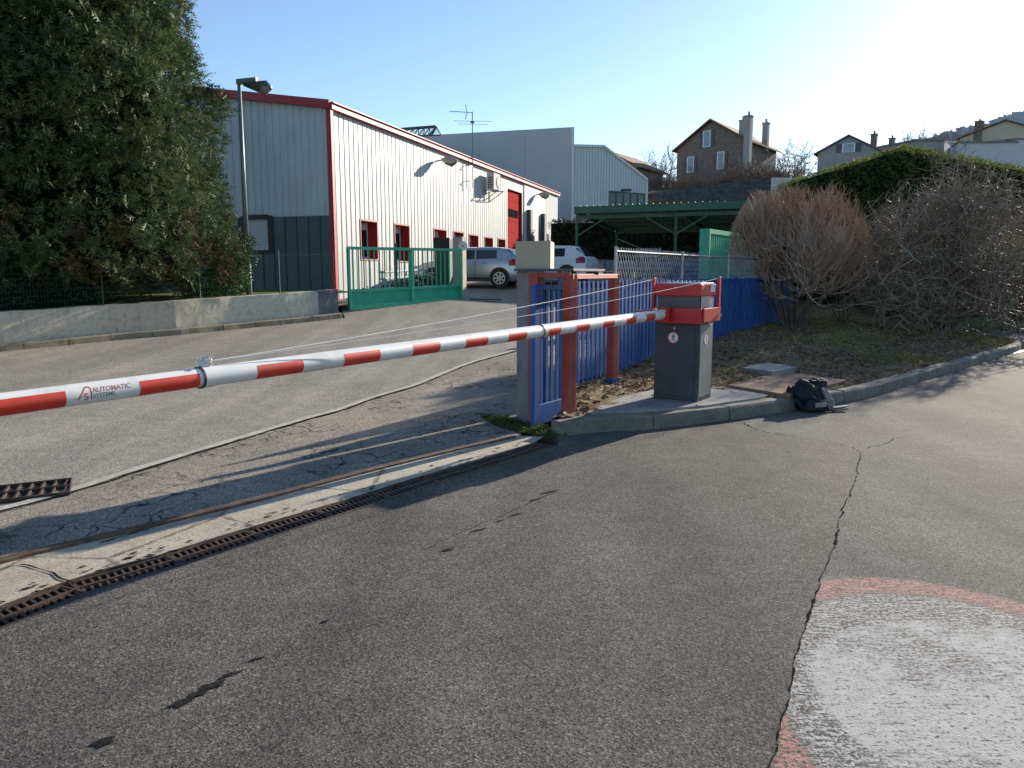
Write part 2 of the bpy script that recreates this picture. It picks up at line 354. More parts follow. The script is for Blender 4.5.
M_tyre = paint('tyre_rubber', (.014, .014, .014), .8, .2, 10)
M_rim = paint('wheel_rim', (.42, .43, .44), .35, .1, 10, metal=.6)
M_taill = paint('tail_light_red', (.28, .008, .012), .2, .1, 10)
M_headl = paint('headlight_clear', (.55, .57, .6), .1, .1, 10)
M_platew = paint('plate_white', (.7, .7, .68), .5, .05, 10)
M_bluegoods = paint('blue_plastic', (.05, .09, .22), .5, .3, 5)
M_greygoods = paint('grey_plastic', (.22, .23, .25), .6, .3, 5)
M_signw = paint('sign_white', (.75, .75, .74), .5, .04, 10)
M_signr = paint('sign_red', (.55, .02, .03), .5, .05, 10)
M_signk = paint('sign_black', (.012, .012, .012), .5, .05, 10)
M_logored = paint('logo_red', (.50, .05, .035), .6, .08, 30)
M_logogrey = paint('logo_grey', (.20, .23, .22), .6, .08, 30)
M_letter = paint('letter_brown_red', (.42, .17, .13), .6, .08, 30)
# ------------------------------------------------------------------ ground sheets
def surf(name, poly, mat, off=0.0, step=1.0, zf=None, kind='structure', bumpz=0, lo=None):
    bm = bmesh.new(); vs = [bm.verts.new((p[0], p[1], 0)) for p in poly]; f = bm.faces.new(vs)
    xs = [p[0] for p in poly]; ys = [p[1] for p in poly]
    for ax, a0, a1 in ((0, min(xs), max(xs)), (1, min(ys), max(ys))):
        v = math.floor(a0/step)*step+step
        while v < a1:
            co = [0, 0, 0]; co[ax] = v; no = [0, 0, 0]; no[ax] = 1
            bmesh.ops.bisect_plane(bm, geom=bm.verts[:]+bm.edges[:]+bm.faces[:], plane_co=co, plane_no=no, dist=1e-5); v += step
    bmesh.ops.triangulate(bm, faces=bm.faces[:])
    zf = zf or h
    for v in bm.verts:
        z = zf(v.co.x, v.co.y)+off
        if bumpz: z += bumpz*mnoise.fractal(Vector((v.co.x*1.7, v.co.y*1.7, 3.1)), .8, 2, 4)
        v.co.z = z
    for fc in bm.faces:
        if fc.normal.z < 0: fc.normal_flip()
    bmesh.ops.recalc_face_normals(bm, faces=bm.faces)
    if sum(fc.normal.z for fc in bm.faces) < 0: bmesh.ops.reverse_faces(bm, faces=bm.faces)
    me = bpy.data.meshes.new(name); bm.to_mesh(me); bm.free(); me.materials.append(mat)
    o = bpy.data.objects.new(name, me); C.objects.link(o)
    if kind: o['kind'] = kind
    return o
def resample(pts, step):
    pts = [Vector((p[0], p[1])) for p in pts]; out = [pts[0]]; acc = 0
    for a, b in zip(pts, pts[1:]):
        L = (b-a).length; d = step-acc
        while d <= L: out.append(a+(b-a)*(d/L)); d += step
        acc = (acc+L) % step
    return out
def smoothline(pts, it=2):
    pts = [Vector((p[0], p[1])) for p in pts]
    for _ in range(it):
        q = [pts[0]]
        for a, b in zip(pts, pts[1:]): q += [a*.75+b*.25, a*.25+b*.75]
        q.append(pts[-1]); pts = q
    return pts
def ribbon(mb, pts, w, z, jitter=0, zf=None):
    n = len(pts); base = len(mb.v)
    for i, p in enumerate(pts):
        d = (Vector(pts[min(i+1, n-1)][:2])-Vector(pts[max(i-1, 0)][:2])).normalized(); s = Vector((-d.y, d.x))
        ww = w(i/(n-1)) if callable(w) else w
        a = ww*(.5+jitter*(random.random()-.5)); b = ww*(.5+jitter*(random.random()-.5)); j = ww*jitter*(random.random()-.5)
        for q in (p+s*(a+j), p-s*(b-j)): mb.v.append(Vector((q.x, q.y, (zf or h)(q.x, q.y)+z)))
    for i in range(n-1): mb.f.append((base+2*i, base+2*i+1, base+2*i+3, base+2*i+2))
random.seed(3)
near = [(-5.2, -8), (-3.9, -2), (-3.0, 1.0), (-2.55, 2.3)]+[tuple(G(*p)[:2]) for p in [(0,630),(60,605),(120,581),(176,568),(249,543),(305,526),(371,506),(432,485),(492,467),(522,458)]]+[(.40, 6.66)]
near = smoothline(near, 2)
def offset(pts, w):
    out = []
    for i, p in enumerate(pts):
        d = (pts[min(i+1, len(pts)-1)]-pts[max(i-1, 0)]).normalized(); out.append(p+Vector((-d.y, d.x))*w)
    return out
DW = .235
far = offset(near, DW)
rail_l = [(-6.2, -8), (-4.4, .5), (-3.2, 3.0)]+[tuple(G(*p)[:2]) for p in [(0,562),(73,545),(146,528),(250,503),(310,487),(371,471),(432,456),(492,442),(522,436)]]
rail_l = smoothline(rail_l, 2)
strip_l = [(-8, -8), (-4.6, 2.5)]+[tuple(Gh(*p)[:2]) for p in [(0,511),(73,491),(146,467),(220,445),(250,436),(310,418),(341,410),(371,398),(412,387),(433,378),(468,363),(515,351)]]+[(1.2, 16.5), (2.2, 19)]
strip_l = smoothline(strip_l, 2)
kerbline = [(.46, 7.02), (.6, 7.12)]+[tuple(G(*p)[:2]) for p in [(600,432),(650,430),(700,424),(760,416),(800,409),(850,402),(880,395),(920,382),(960,370),(1000,357),(1024,350)]]+[(10.75, 16.3), (10.9, 17.4), (10.7, 19), (11.3, 22.5)]
kerbline = smoothline(kerbline, 2)
seam = [(-.6, -8), (.1, .3), (.5, 1.5)]+[tuple(G(*p)[:2]) for p in [(765,768),(790,700),(800,640),(822,580),(840,520),(855,480),(866,448),(800,437),(760,432)]]+[(2.36, 7.55), (2.33, 7.88)]
seam = smoothline(seam, 2)
seamr = []
for i, p in enumerate(resample(seam, .05)):
    seamr.append(p+Vector((mnoise.noise(Vector((i*.31, 0, 0)))*.018+mnoise.noise(Vector((i*.07, 2, 0)))*.03, mnoise.noise(Vector((0, i*.37, 5)))*.012)))
# kerb index split where seam ends
ki = min(range(len(kerbline)), key=lambda i: (kerbline[i]-seamr[-1]).length)
left_road = near + kerbline[:ki+1] + seamr[::-1]
surf('road', left_road, A_road, 0, 2.0)
right_road = seamr + kerbline[ki+1:] + [Vector((12, 23.6)), Vector((26, 38)), Vector((70, 50)), Vector((70, -8))]
surf('lane', right_road, A_lane, 0, 3.0)
surf('road_foreground', [(-40, -40), (90, -40), (90, -7.99), (-40, -7.99)], A_road, -.002, 6)
surf('apron', far + [Vector((.30, 7.05))] + rail_l[::-1], M_apron, 0, .8)
surf('driveway_edge', rail_l + [Vector((.05, 7.75)), Vector((1.0, 9.35)), Vector((6.9, 19.2)), Vector((8, 21)), Vector((8, 23)), Vector((4, 22))] + strip_l[::-1], A_crk, 0, .8)
# left kerb line along the wall
wk = [Vector(Gh(*p)[:2]) for p in [(0,352),(60,346),(120,340),(180,335),(240,329),(300,323),(345,318)]]
d0 = (wk[0]-wk[1]).normalized(); wk = [wk[0]+d0*14]+wk
drive = strip_l + [Vector((4, 22)), Vector((8, 23)), Vector((11, 34)), Vector((15, 58)), Vector((-2, 58)), Vector((-7, 40)), Vector((-7.5, 25)), Vector((-4.95, 22.2)), Vector((-4.6, 21))] + wk[::-1] + [Vector((-40, -2)), Vector((-40, -8))]
surf('driveway', drive, A_old, 0, 1.2)
mb = MB(); ribbon(mb, resample(strip_l, .15), lambda t: .085, .012, .12); tag(mb.build('kerb_strip', M_strip, recalc=False), kind='structure')
mb = MB(); ribbon(mb, [p+Vector((.055, -.03)) for p in resample(strip_l, .12)], .022, .008, .6); tag(mb.build('joint_crack', M_crackpitshade, recalc=False), kind='structure')
mb = MB(); ribbon(mb, resample(seamr, .022), lambda t: .003+.012*abs(mnoise.noise(Vector((t*31, 0, 0)))), .004, 1.3); tag(mb.build('seam_crack', M_crackpitshade, recalc=False), kind='structure')
# steel guide rail of the sliding gate
mb = MB(); rr = resample(rail_l, .2)
for s_, w_ in ((-.045, .022), (.0, .035)):
    pass
for a, b in zip(rr, rr[1:]):
    d = (b-a).normalized(); s = Vector((-d.y, d.x))
    mb.beam((a.x, a.y, .006), (b.x, b.y, .006), .045, .02)
    mb.beam((a.x+s.x*.05, a.y+s.y*.05, .004), (b.x+s.x*.05, b.y+s.y*.05, .004), .02, .012)
tag(mb.build('guide_track', M_rail), 'long rusty steel guide track set in the ground across the entrance', 'track')
# drain channel: dark trough and cast grates
mb = MB(); ribbon(mb, [p+(q-p)*.5 for p, q in zip(near, far)], DW+.06, -.12); tag(mb.build('drain_channel', M_dark, recalc=False), kind='structure')
mb = MB()
for ln, sgn in ((near, 1), (far, -1)):
    lr = resample(ln, .25)
    for a, b in zip(lr, lr[1:]):
        d = (b-a).normalized(); s = Vector((-d.y, d.x))*sgn*.008
        mb.beam((a.x+s.x, a.y+s.y, -.055), (b.x+s.x, b.y+s.y, -.055), .016, .118)
tag(mb.build('drain_edging', M_ironrust), kind='structure')
def grate_mb(Ln, W, nb):
    g = MB()
    for y in (-W/2+.008, 0, W/2-.008): g.box((0, y, -.012), (Ln, .014, .022))
    for x in (-Ln/2+.005, Ln/2-.005): g.box((x, 0, -.0125), (.01, W-.005, .021))
    for i in range(nb):
        x = -Ln/2+(i+.5)*Ln/nb
        for sy in (-1, 1):
            g.beam((x-.008, sy*.012 if sy > 0 else -W/2+.01, -.014), (x+.008, W/2-.01 if sy > 0 else -.012, -.014), .013, .016)
    return g
GL = .5
gp = grate_mb(GL-.006, DW-.034, 13).build('drain_grate', M_ironrust)
tag(gp, 'rusty cast iron slotted grate in the long curved drain beside the road', 'drain grate', 'grates of the long curved drain')
mid = [p+(q-p)*.5 for p, q in zip(near, far)]
gm = resample(mid[::-1], GL); first = True
for a, b in zip(gm, gm[1:]):
    if b.y < .8: continue
    o = gp if first else gp.copy()
    if not first: C.objects.link(o)
    first = False
    m = (a+b)/2; d = b-a; o.location = (m.x, m.y, 0); o.rotation_euler.z = math.atan2(d.y, d.x)
    o.rotation_euler.x = random.uniform(-.012, .012)
# second drain at left edge of the driveway
g2 = grate_mb(1.15, .42, 16)
c2 = G(8, 497)
o = g2.build('drain_grate', M_ironrust); o.location = (c2.x-.2, c2.y-.05, .03); o.rotation_euler.z = R(28)
tag(o, 'wide iron drain grate lying in the driveway asphalt near the left edge', 'drain grate')
mb = MB(); mb.box((c2.x-.2, c2.y-.05, .006), (1.15, .42, .004), R(28)); tag(mb.build('drain_pit', M_dark), kind='structure')
# stains
def blob(cx, cy, rx, ry, ang, z=.004, n=22, rough=.35, seed=0):
    out = []
    for i in range(n):
        a = 2*PI*i/n; k = 1+rough*mnoise.noise(Vector((math.cos(a)*1.6+seed*7, math.sin(a)*1.6, seed)))*2
        x, y = rx*k*math.cos(a), ry*k*math.sin(a)
        out.append((cx+x*math.cos(ang)-y*math.sin(ang), cy+x*math.sin(ang)+y*math.cos(ang), z))
    return out
mb = MB()
for k, (px_, py_, rx, ry) in enumerate([(182,703,.035,.016),(198,694,.035,.014),(212,686,.045,.017),(228,676,.03,.010),(254,660,.02,.007),(262,658,.015,.006),(104,743,.034,.022),(325,622,.02,.008),(240,672,.012,.006),(515,515,.05,.008),(535,500,.05,.008),(550,492,.06,.012),(480,530,.05,.008),(500,521,.03,.006),(448,550,.035,.012)]):
    g = G(px_, py_); n0 = len(mb.v); pts = blob(g.x, g.y, rx*1.1, ry*1.1, R(38), .004, seed=k+1); mb.add(pts, [tuple(range(len(pts)))])
tag(mb.build('oil_stains', M_oil, recalc=False), kind='structure')
mb = MB()   # thin wandering cracks of the road surface, plus painted pit shade
def crack(p0, p1, w, wob=.05, seed=0, z=.004):
    a = Vector(p0[:2]); b = Vector(p1[:2]); n = max(6, int((b-a).length/.05)); d = (b-a).normalized(); s = Vector((-d.y, d.x))
    pts = [a+(b-a)*i/n+s*wob*mnoise.fractal(Vector((i*.16, seed*3.3, 0)), .9, 2, 4) for i in range(n+1)]
    ribbon(mb, pts, w, z, .9)
crack(G(866,448), G(905,436), .005, .05, 2); crack(G(20,565), G(75,583), .012, .03, 4, .005)
crack(G(0,570), G(22,565), .008, .02, 6, .005); crack(G(420,550), G(560,490), .003, .05, 7)
crack(G(100,543), G(150,530), .01, .04, 8, .005)
for k in range(120):  # dark flecks painting the shade in pits along the broken drain edge
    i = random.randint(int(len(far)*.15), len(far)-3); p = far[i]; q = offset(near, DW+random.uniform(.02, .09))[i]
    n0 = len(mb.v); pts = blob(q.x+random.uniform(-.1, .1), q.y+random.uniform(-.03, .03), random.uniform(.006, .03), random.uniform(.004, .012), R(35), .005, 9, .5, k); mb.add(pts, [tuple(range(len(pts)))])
tag(mb.build('cracks_and_pit_shade', M_crackpitshade, recalc=False), kind='structure')
mb = MB()    # distant lane marking at the right edge
a, b = G(1012, 353), G(1030, 349); mb.add([G(1008,354.5,.004), G(1050,346.5,.004), G(1050,344.5,.004), G(1012,352,.004)], [(0,1,2,3)])
tag(mb.build('lane_marking', M_signw, recalc=False), kind='structure')
# worn paint line remains on the driveway
mb = MB()
for p0, p1 in (((330,345),(350,340)), ((455,322),(475,321)), ((262,345),(330,330)), ((240,440),(290,428))):
    a = Gh(*p0); b = Gh(*p1); pts = [a.to_2d()+(b-a).to_2d()*i/10 for i in range(11)]; ribbon(mb, pts, .022, .006, 1.2)
tag(mb.build('worn_line', M_strip, recalc=False), kind='structure')
# terrain
def terrain():
    xs = [-900, -400, -200, -120]+[i*4.0 for i in range(-20, 41)]+[200, 260, 400, 900]
    ys = [-500, -200, -80]+[i*3.0 for i in range(-15, 60)]+[190, 215, 250, 330, 450, 900]
    mb = MB(); nx = len(xs)
    for y in ys:
        for x in xs:
            z = h(x, y)-.2
            if y > 46: z += .2+.12*mnoise.noise(Vector((x*.1, y*.1, 0)))
            mb.v.append(Vector((x, y, z)))
    for j in range(len(ys)-1):
        for i in range(nx-1): mb.f.append((j*nx+i, j*nx+i+1, (j+1)*nx+i+1, (j+1)*nx+i))
    return tag(mb.build('terrain', M_terrain, recalc=False, smooth=True), kind='structure')
terrain()
# ------------------------------------------------------------------ kerbs
def kerb(name, pts, w, z1, mat, blk=1.0, gap=.012, z0=-.1, side=1, zf=None, chamf=.02):
    zf = zf or h; pts = [Vector((p[0], p[1])) for p in pts]
    mb = MB(); L = 0; segs = resample(pts, .1)
    n = int(blk/.1)
    for i0 in range(0, len(segs)-1, n):
        blkp = segs[i0:i0+n+1]
        if len(blkp) < 2: continue
        d0 = (blkp[1]-blkp[0]).normalized(); d1 = (blkp[-1]-blkp[-2]).normalized()
        blkp = list(blkp); blkp[0] = blkp[0]+d0*gap/2; blkp[-1] = blkp[-1]-d1*gap/2
        base = len(mb.v); m = len(blkp); dz = random.uniform(-.006, .006); do = random.uniform(-.008, .008)
        for i, p in enumerate(blkp):
            d = (blkp[min(i+1, m-1)]-blkp[max(i-1, 0)]).normalized(); s = Vector((-d.y, d.x))*side; zz = zf(p.x, p.y)
            wob = .006*mnoise.noise(Vector((p.x*6, p.y*6, 0)))
            for o_, z_ in ((0, z0), (.012, z1-chamf), (.012+chamf, z1), (w, z1), (w, z0)):
                q = p+s*(o_+do+wob); mb.v.append(Vector((q.x, q.y, zz+z_+dz+wob*.5)))
        for i in range(m-1):
            for k in range(4): mb.f.append((base+i*5+k, base+i*5+k+1, base+(i+1)*5+k+1, base+(i+1)*5+k))
        mb.f.append(tuple(base+k for k in range(5))); mb.f.append(tuple(base+(m-1)*5+k for k in range(5))[::-1])
    return tag(mb.build(name, mat), kind='structure')
kerb('kerb', kerbline, .16, .135, M_kerb, 1.0, side=1)
kerb('kerb_by_wall', wk, .14, .13, M_kerbtan, .8, side=1)
# ------------------------------------------------------------------ island
fl_a = Vector((.62, 8.85)); fl_b = Vector((6.95, 19.3))   # blue fence line
fd = (fl_b-fl_a).normalized(); fn = Vector((fd.y, -fd.x))   # fn points to the island side
def zisl(x, y):
    p = Vector((x, y)); sd = (p-fl_a).dot(fn)
    dk = min((p-k).length for k in kerbline[::2])
    z = .125+.10*ss(.5, 2.5, dk)*ss(8.5, 12, y)+.10*ss(1.0, 3, dk)*ss(10, 15, y)+.05*ss(.9, .2, sd)
    return z
inner = offset(kerbline, .15)
isl = inner + [Vector((10.6, 30)), Vector((8, 26)), Vector((7.2, 20))] + [fl_b, fl_a, Vector((.66, 7.6))]
surf('island_soil', isl, M_soil, 0, .25, zf=zisl, bumpz=.05)
# concrete pad of the barrier
pad = [(.72, 7.42), (1.0, 7.5), (1.5, 7.62), (2.0, 7.85), (2.62, 8.28), (2.9, 8.55), (2.55, 9.2), (1.9, 9.25), (1.25, 8.45), (.95, 7.95)]
mb = MB(); mb.prism(pad, 0, .158); tag(mb.build('concrete_pad', M_pad, bevel=.01), kind='structure')
mb = MB(); sl = [G(727, 386, .17), G(788, 396, .17), G(846, 381, .17), G(783, 372, .17)]
mb.prism([p[:2] for p in sl], .0, .185); tag(mb.build('inspection_slab', M_slabred, bevel=.012), kind='structure')
mb = MB(); mb.box((sl[0].x*.42+sl[2].x*.58, sl[0].y*.5+sl[2].y*.5, .217), (.5, .06, .004), R(-30)); 
mb = MB(); sl2 = [G(742, 367, .24), G(772, 371, .24), G(796, 366, .24), G(765, 362, .24)]
mb.prism([p[:2] for p in sl2], .05, .235); tag(mb.build('small_slab', M_pad, bevel=.01), kind='structure')
# litter, blades
def scatter(name, mat, n, poly, zf, size, label, cat, upright=False, dens=None):
    mb = MB(); xs = [p[0] for p in poly]; ys = [p[1] for p in poly]; c = 0; tries = 0
    while c < n and tries < n*12:
        tries += 1
        x = random.uniform(min(xs), max(xs)); y = random.uniform(min(ys), max(ys)); ins = False; j = len(poly)-1
        for i in range(len(poly)):
            a, b = poly[i], poly[j]
            if (a[1] > y) != (b[1] > y) and x < (b[0]-a[0])*(y-a[1])/(b[1]-a[1])+a[0]: ins = not ins
            j = i
        if not ins or (dens and random.random() > dens(x, y)): continue
        c += 1; z = zf(x, y)
        if upright:
            a = random.uniform(0, 2*PI); s = size*random.uniform(.5, 1.3); w = s*.10; lean = random.uniform(.1, .9)*s
            dx, dy = math.cos(a), math.sin(a)
            mb.add([(x-dy*w, y+dx*w, z-.01), (x+dy*w, y-dx*w, z-.01), (x+dx*lean*.5+dy*w*.6, y+dy*lean*.5-dx*w*.6, z+s*.6), (x+dx*lean, y+dy*lean, z+s*.85)], [(0, 1, 2, 3)])
        else:
            M = Matrix.Translation((x, y, z+random.uniform(.005, .03))) @ Matrix.Rotation(random.uniform(0, 6.28), 4, 'Z') @ Matrix.Rotation(random.uniform(-.9, .9), 4, 'X')
            s = size*random.uniform(.5, 1.3)
            mb.add([M @ Vector(p) for p in ((-s, 0, 0), (0, -s*.45, .2*s), (s, 0, 0), (0, s*.45, .2*s))], [(0, 1, 2, 3)])
    o = mb.build(name, mat, recalc=False); return tag(o, label, cat, kind='stuff')
islp = [tuple(p) for p in isl]
def nopad(x, y):
    if x < 2.9 and y < 9.2 and x > .9 and y < 7.4+ x: 
        if not (y > 9.2): return .08
    return 1.0
zl = lambda x, y: zisl(x, y)+.05*mnoise.fractal(Vector((x*1.7, y*1.7, 3.1)), .8, 2, 4)
scatter('leaf_litter', M_litter, 26000, islp, zl, .036, 'scattered dry brown leaves and twigs on the kerbed island soil', 'leaf litter', dens=nopad)
scatter('island_grass', M_blade, 34000, islp, zl, .06, 'short patchy yellow green grass on the kerbed island', 'grass', True,
        dens=lambda x, y: nopad(x, y)*ss(-.05, .35, mnoise.noise(Vector((x*.55, y*.55, 1)))+(y-13.5)*.12))
mossp = [(-.05, 7.35), (.2, 7.05), (.5, 7.0), (.62, 7.3), (.2, 7.55), (-.1, 8.0), (-.35, 8.1), (-.2, 7.6)]
surf('moss_patch', mossp, M_moss, .012, .1, bumpz=.015)
scatter('moss_tufts', foliage('moss_tuft', [(.03, .05, .012), (.07, .10, .02), (.12, .14, .04)], 4), 1500, mossp, lambda x, y: .02, .03, 'small green weeds and moss at the foot of the grey gate pillar', 'weeds', True)
# ------------------------------------------------------------------ barrier
e1 = Vector((-.574, -.819, -.0143)).normalized()  # along arm to its tip
nrm = Vector((.819, -.574, 0)); upv = Vector((0, 0, 1)); up2 = nrm.cross(-e1); up2 = up2 if up2.z > 0 else -up2
AB = Vector((1.60, 8.15, 1.08))
def project(P):
    x, y, z = P.x, P.y, P.z-HC; w = y*math.cos(PT)-z*math.sin(PT); u = y*math.sin(PT)+z*math.cos(PT); return 512+F*x/w, 384-F*u/w
def armt(X):
    lo, hi = 0, 8.3
    for _ in range(40):
        m = (lo+hi)/2
        if project(AB+e1*m)[0] > X: lo = m
        else: hi = m
    return lo
def acyl(mb, t0, t1, r, a0=None, a1=None, n=64, cap=True, r2=None):
    if a0 is None:
        mb.tube([AB+e1*t0, AB+e1*t1], r, n, r2, cap=False); return
    base = len(mb.v)
    for t in (t0, t1):
        for k in range(n+1):
            a = a0+(a1-a0)*k/n; mb.v.append(AB+e1*t+(nrm*math.cos(a)+up2*math.sin(a))*r)
    for k in range(n): mb.f.append((base+k, base+k+1, base+n+2+k, base+n+1+k))
bar = thing('striped_boom', 'long red and white striped barrier boom reaching across the entrance from the grey cabinet', 'barrier boom', AB)
T1, T2 = armt(540), armt(200)
mb = MB(); acyl(mb, -.0, T1, .052); mb.build('inner_tube', M_white, bar, True)
mb = MB(); acyl(mb, T1, T2, .0495); mb.build('middle_tube', M_white, bar, True)
mb = MB(); acyl(mb, T2, 8.2, .0465); mb.build('outer_tube', M_white, bar, True)
for t in (T1, T2):
    w = .05 if t == T1 else .06
    mb = MB(); acyl(mb, t-w, t, .0545 if t == T1 else .053); mb.build('collar', M_white, bar, True)
    mb = MB(); acyl(mb, t-.002, t+.009, .0555 if t == T1 else .054); mb.build('joint_ring', M_black, bar, True)
stripes = [(661, 672), (642, 651), (622, 632), (599, 610), (572, 585), (541.5, 556), (504, 522), (461, 483), (408, 435), (339, 375), (252, 298), (135, 195), (-40, 61)]
for a, b in stripes:
    ta, tb = (armt(b), armt(a)) if a > 0 else (armt(61), 7.0)
    if b > 670: ta = .01
    mid_ = (ta+tb)/2; r = (.052 if mid_ < T1 else .0495 if mid_ < T2 else .0465)+.0007
    mb = MB(); acyl(mb, ta, tb, r, R(-62), R(34), 20); mb.build('red_stripe', M_redtape, bar, True)
mb = MB(); acyl(mb, 7.3, 7.75, .0472, R(-62), R(34), 20); mb.build('red_stripe', M_redtape, bar, True)
def put_text(body, size, t0, y0, mat, xs=1.0, font_off=0):
    cu = bpy.data.curves.new('txt', 'FONT'); cu.body = body; cu.size = size; cu.offset = font_off
    to = bpy.data.objects.new('txt', cu); C.objects.link(to)
    bpy.context.view_layer.update()
    me = bpy.data.meshes.new_from_object(to.evaluated_get(bpy.context.evaluated_depsgraph_get()))
    bpy.data.objects.remove(to)
    bm = bmesh.new(); bm.from_mesh(me); bmesh.ops.triangulate(bm, faces=bm.faces)
    for y in [size*k*.15 for k in range(-2, 9)]:
        bmesh.ops.bisect_plane(bm, geom=bm.verts[:]+bm.edges[:]+bm.faces[:], plane_co=(0, y, 0), plane_no=(0, 1, 0))
    Mi = frame_inv(bar)
    for v in bm.verts:
        a = (v.co.y+y0)/.0465; P = AB+e1*(t0-v.co.x*xs)+(nrm*math.cos(a)+up2*math.sin(a))*.0469; v.co = Mi @ P
    bm.to_mesh(me); bm.free(); me.materials.append(mat); me.name = 'lettering'
    o = bpy.data.objects.new('lettering', me); C.objects.link(o); o.parent = bar; return o
ta, tb = armt(87.5), armt(125.5)
wA = ta-tb
o = put_text('AUTOMATIC', .030, ta, .0105, M_letter, 1); xw = max(v.co.dot(-e1) for v in o.data.vertices)-min(v.co.dot(-e1) for v in o.data.vertices)
bpy.data.objects.remove(o); put_text('AUTOMATIC', .030, ta, .0055, M_letter, wA/xw, .0006)
put_text('SYSTEMS', .026, ta, -.0175, M_logogrey, wA/xw*1.0, .0006)
def logo_stroke(pts, w, closed=False):
    mb = MB(); base = 0; n = len(pts); q = []
    for i, p in enumerate(pts):
        a = Vector(pts[max(i-1, 0)]); b = Vector(pts[min(i+1, n-1)]); d = (b-a).normalized(); s = Vector((-d.y, d.x))*w/2; q += [Vector(p)+s, Vector(p)-s]
    for v in q:
        a = v.y*1.35/.0465; mb.v.append(AB+e1*(tl-v.x)+(nrm*math.cos(a)+up2*math.sin(a))*.0469)
    for i in range(n-1): mb.f.append((2*i, 2*i+1, 2*i+3, 2*i+2))
    return mb
def dense(p):
    o = []
    for a, b in zip(p, p[1:]):
        for k in range(8): o.append((a[0]+(b[0]-a[0])*k/8, a[1]+(b[1]-a[1])*k/8))
    return o+[p[-1]]
tl = armt(72.5); lw = tl-armt(86.5)
def arc(cx, cy, r, a0, a1, n=8, ry=None): return [(cx+r*math.cos(R(a0+(a1-a0)*i/n)), cy+(ry or r)*math.sin(R(a0+(a1-a0)*i/n))) for i in range(n+1)]
aa = [(0, -.014), (lw*.25, .002), (lw*.48, .017)]+arc(lw*.72, .017, lw*.24, 170, 20, 8, .008)+[(lw*.96, .008), (lw*.97, -.016)]
logo_stroke(dense(aa), .005).build('logo_mark', M_logored, bar, recalc=False)
sp = arc(lw*.6, -.0015, .0085, 40, 250, 8, .0045)+arc(lw*.57, -.0105, .0085, 80, -130, 8, .0045)
logo_stroke(dense(sp), .0042).build('logo_mark', M_logored, bar, recalc=False)
# end flange and bolt at root
mb = MB(); fl0 = AB-e1*.02
mb.box((0,0,0), (.035, .13, .15), M=Matrix.Translation(AB+e1*.0) @ Matrix(((e1.x, nrm.x, 0, 0), (e1.y, nrm.y, 0, 0), (e1.z, nrm.z, 1, 0), (0, 0, 0, 1))))
mb.build('flange', M_redgloss, bar)
# small clamp with knotted ends
clp = AB+e1*(T2-.03)+up2*.055
mb = MB(); mb.box(clp+Vector((0, 0, .012)), (.05, .03, .03), R(55)); mb.tube([clp+Vector((-.02, 0, .01)), clp+Vector((.0, .01, .045)), clp+Vector((.035, .02, .04))], .006, 6)
mb.tube([clp+Vector((.03, .01, 0)), clp+Vector((.02, 0, .035)), clp+Vector((-.02, -.01, .04))], .005, 6)
for k in range(6): 
    a = k*1.1; mb.tube([clp+Vector((0, 0, .015)), clp+Vector((.035*math.cos(a), .03*math.sin(a), .03+.012*math.sin(a*2)))], .005, 5)
mb.build('cable_clamp', M_cable, bar)
# cabinet
s_ = Vector((.574, .819, 0)); f_ = Vector((.819, -.574, 0))
FR = Vector((1.955, 8.03, 0)); CW, CD = .50, .40
def cbox(mb, f0, f1, s0, s1, z0, z1):   # along front from FR leftwards (negative) etc.
    vs = []
    for z in (z0, z1):
        for ff, sv in ((f0, s0), (f1, s0), (f1, s1), (f0, s1)):
            p = FR+f_*ff+s_*sv; vs.append((p.x, p.y, z))
    return mb.add(vs, [(3,2,1,0),(4,5,6,7),(0,1,5,4),(1,2,6,5),(2,3,7,6),(3,0,4,7)])
cab = thing('barrier_cabinet', 'dark grey barrier cabinet with red hood standing on the kerbed island', 'barrier cabinet', (1.86, 8.32, .158), math.atan2(f_.y, f_.x))
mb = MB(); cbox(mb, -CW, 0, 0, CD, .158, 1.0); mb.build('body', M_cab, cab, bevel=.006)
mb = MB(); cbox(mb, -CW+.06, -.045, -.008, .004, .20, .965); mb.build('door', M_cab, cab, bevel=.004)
mb = MB(); cbox(mb, -.002, .004, .03, CD-.03, .2, .965); mb.build('side_panel', M_cablit, cab, bevel=.002)
for fo, zz in ((-.27, .93),):
    c = FR+f_*fo-s_*.01; mb = MB(); mb.tube([(c.x, c.y, zz), (c.x-s_.x*.012, c.y-s_.y*.012, zz)], .012, 12); mb.build('lock', M_steel, cab)
mb = MB(); cbox(mb, -CW+.015, -.01, .012, CD-.01, 1.0, 1.28); mb.build('neck', M_hoodgrey, cab, bevel=.004)
mb = MB(); cbox(mb, .0, .003, .02, CD-.02, 1.15, 1.268); mb.build('vent_plate', M_steel, cab)
mb = MB(); cbox(mb, -CW-.01, .012, -.012, CD+.01, 1.27, 1.395); mb.build('hood', M_redgloss, cab, bevel=.008)
mb = MB(); cbox(mb, -CW+.01, -.01, .01, CD, 1.393, 1.41); mb.build('hood_lid', M_steel, cab, bevel=.004)
mb = MB()
for k in range(9): cbox(mb, -CW+.06+k*.048, -CW+.08+k*.048, CD*.4, CD*.4+.02, 1.409, 1.432)
mb.build('comb', M_steel, cab)
c = FR+f_*(-.27)-s_*.018
mb = MB(); mb.tube([(c.x, c.y, 1.36), (c.x-s_.x*.012, c.y-s_.y*.012, 1.36)], .01, 10); mb.build('hood_lock', M_steel, cab)
mb = MB(); cbox(mb, .0125, .0155, CD*.62, CD*.95, 1.31, 1.39); mb.build('sticker', M_signw, cab)
mb = MB()   # red swivel frame round the neck
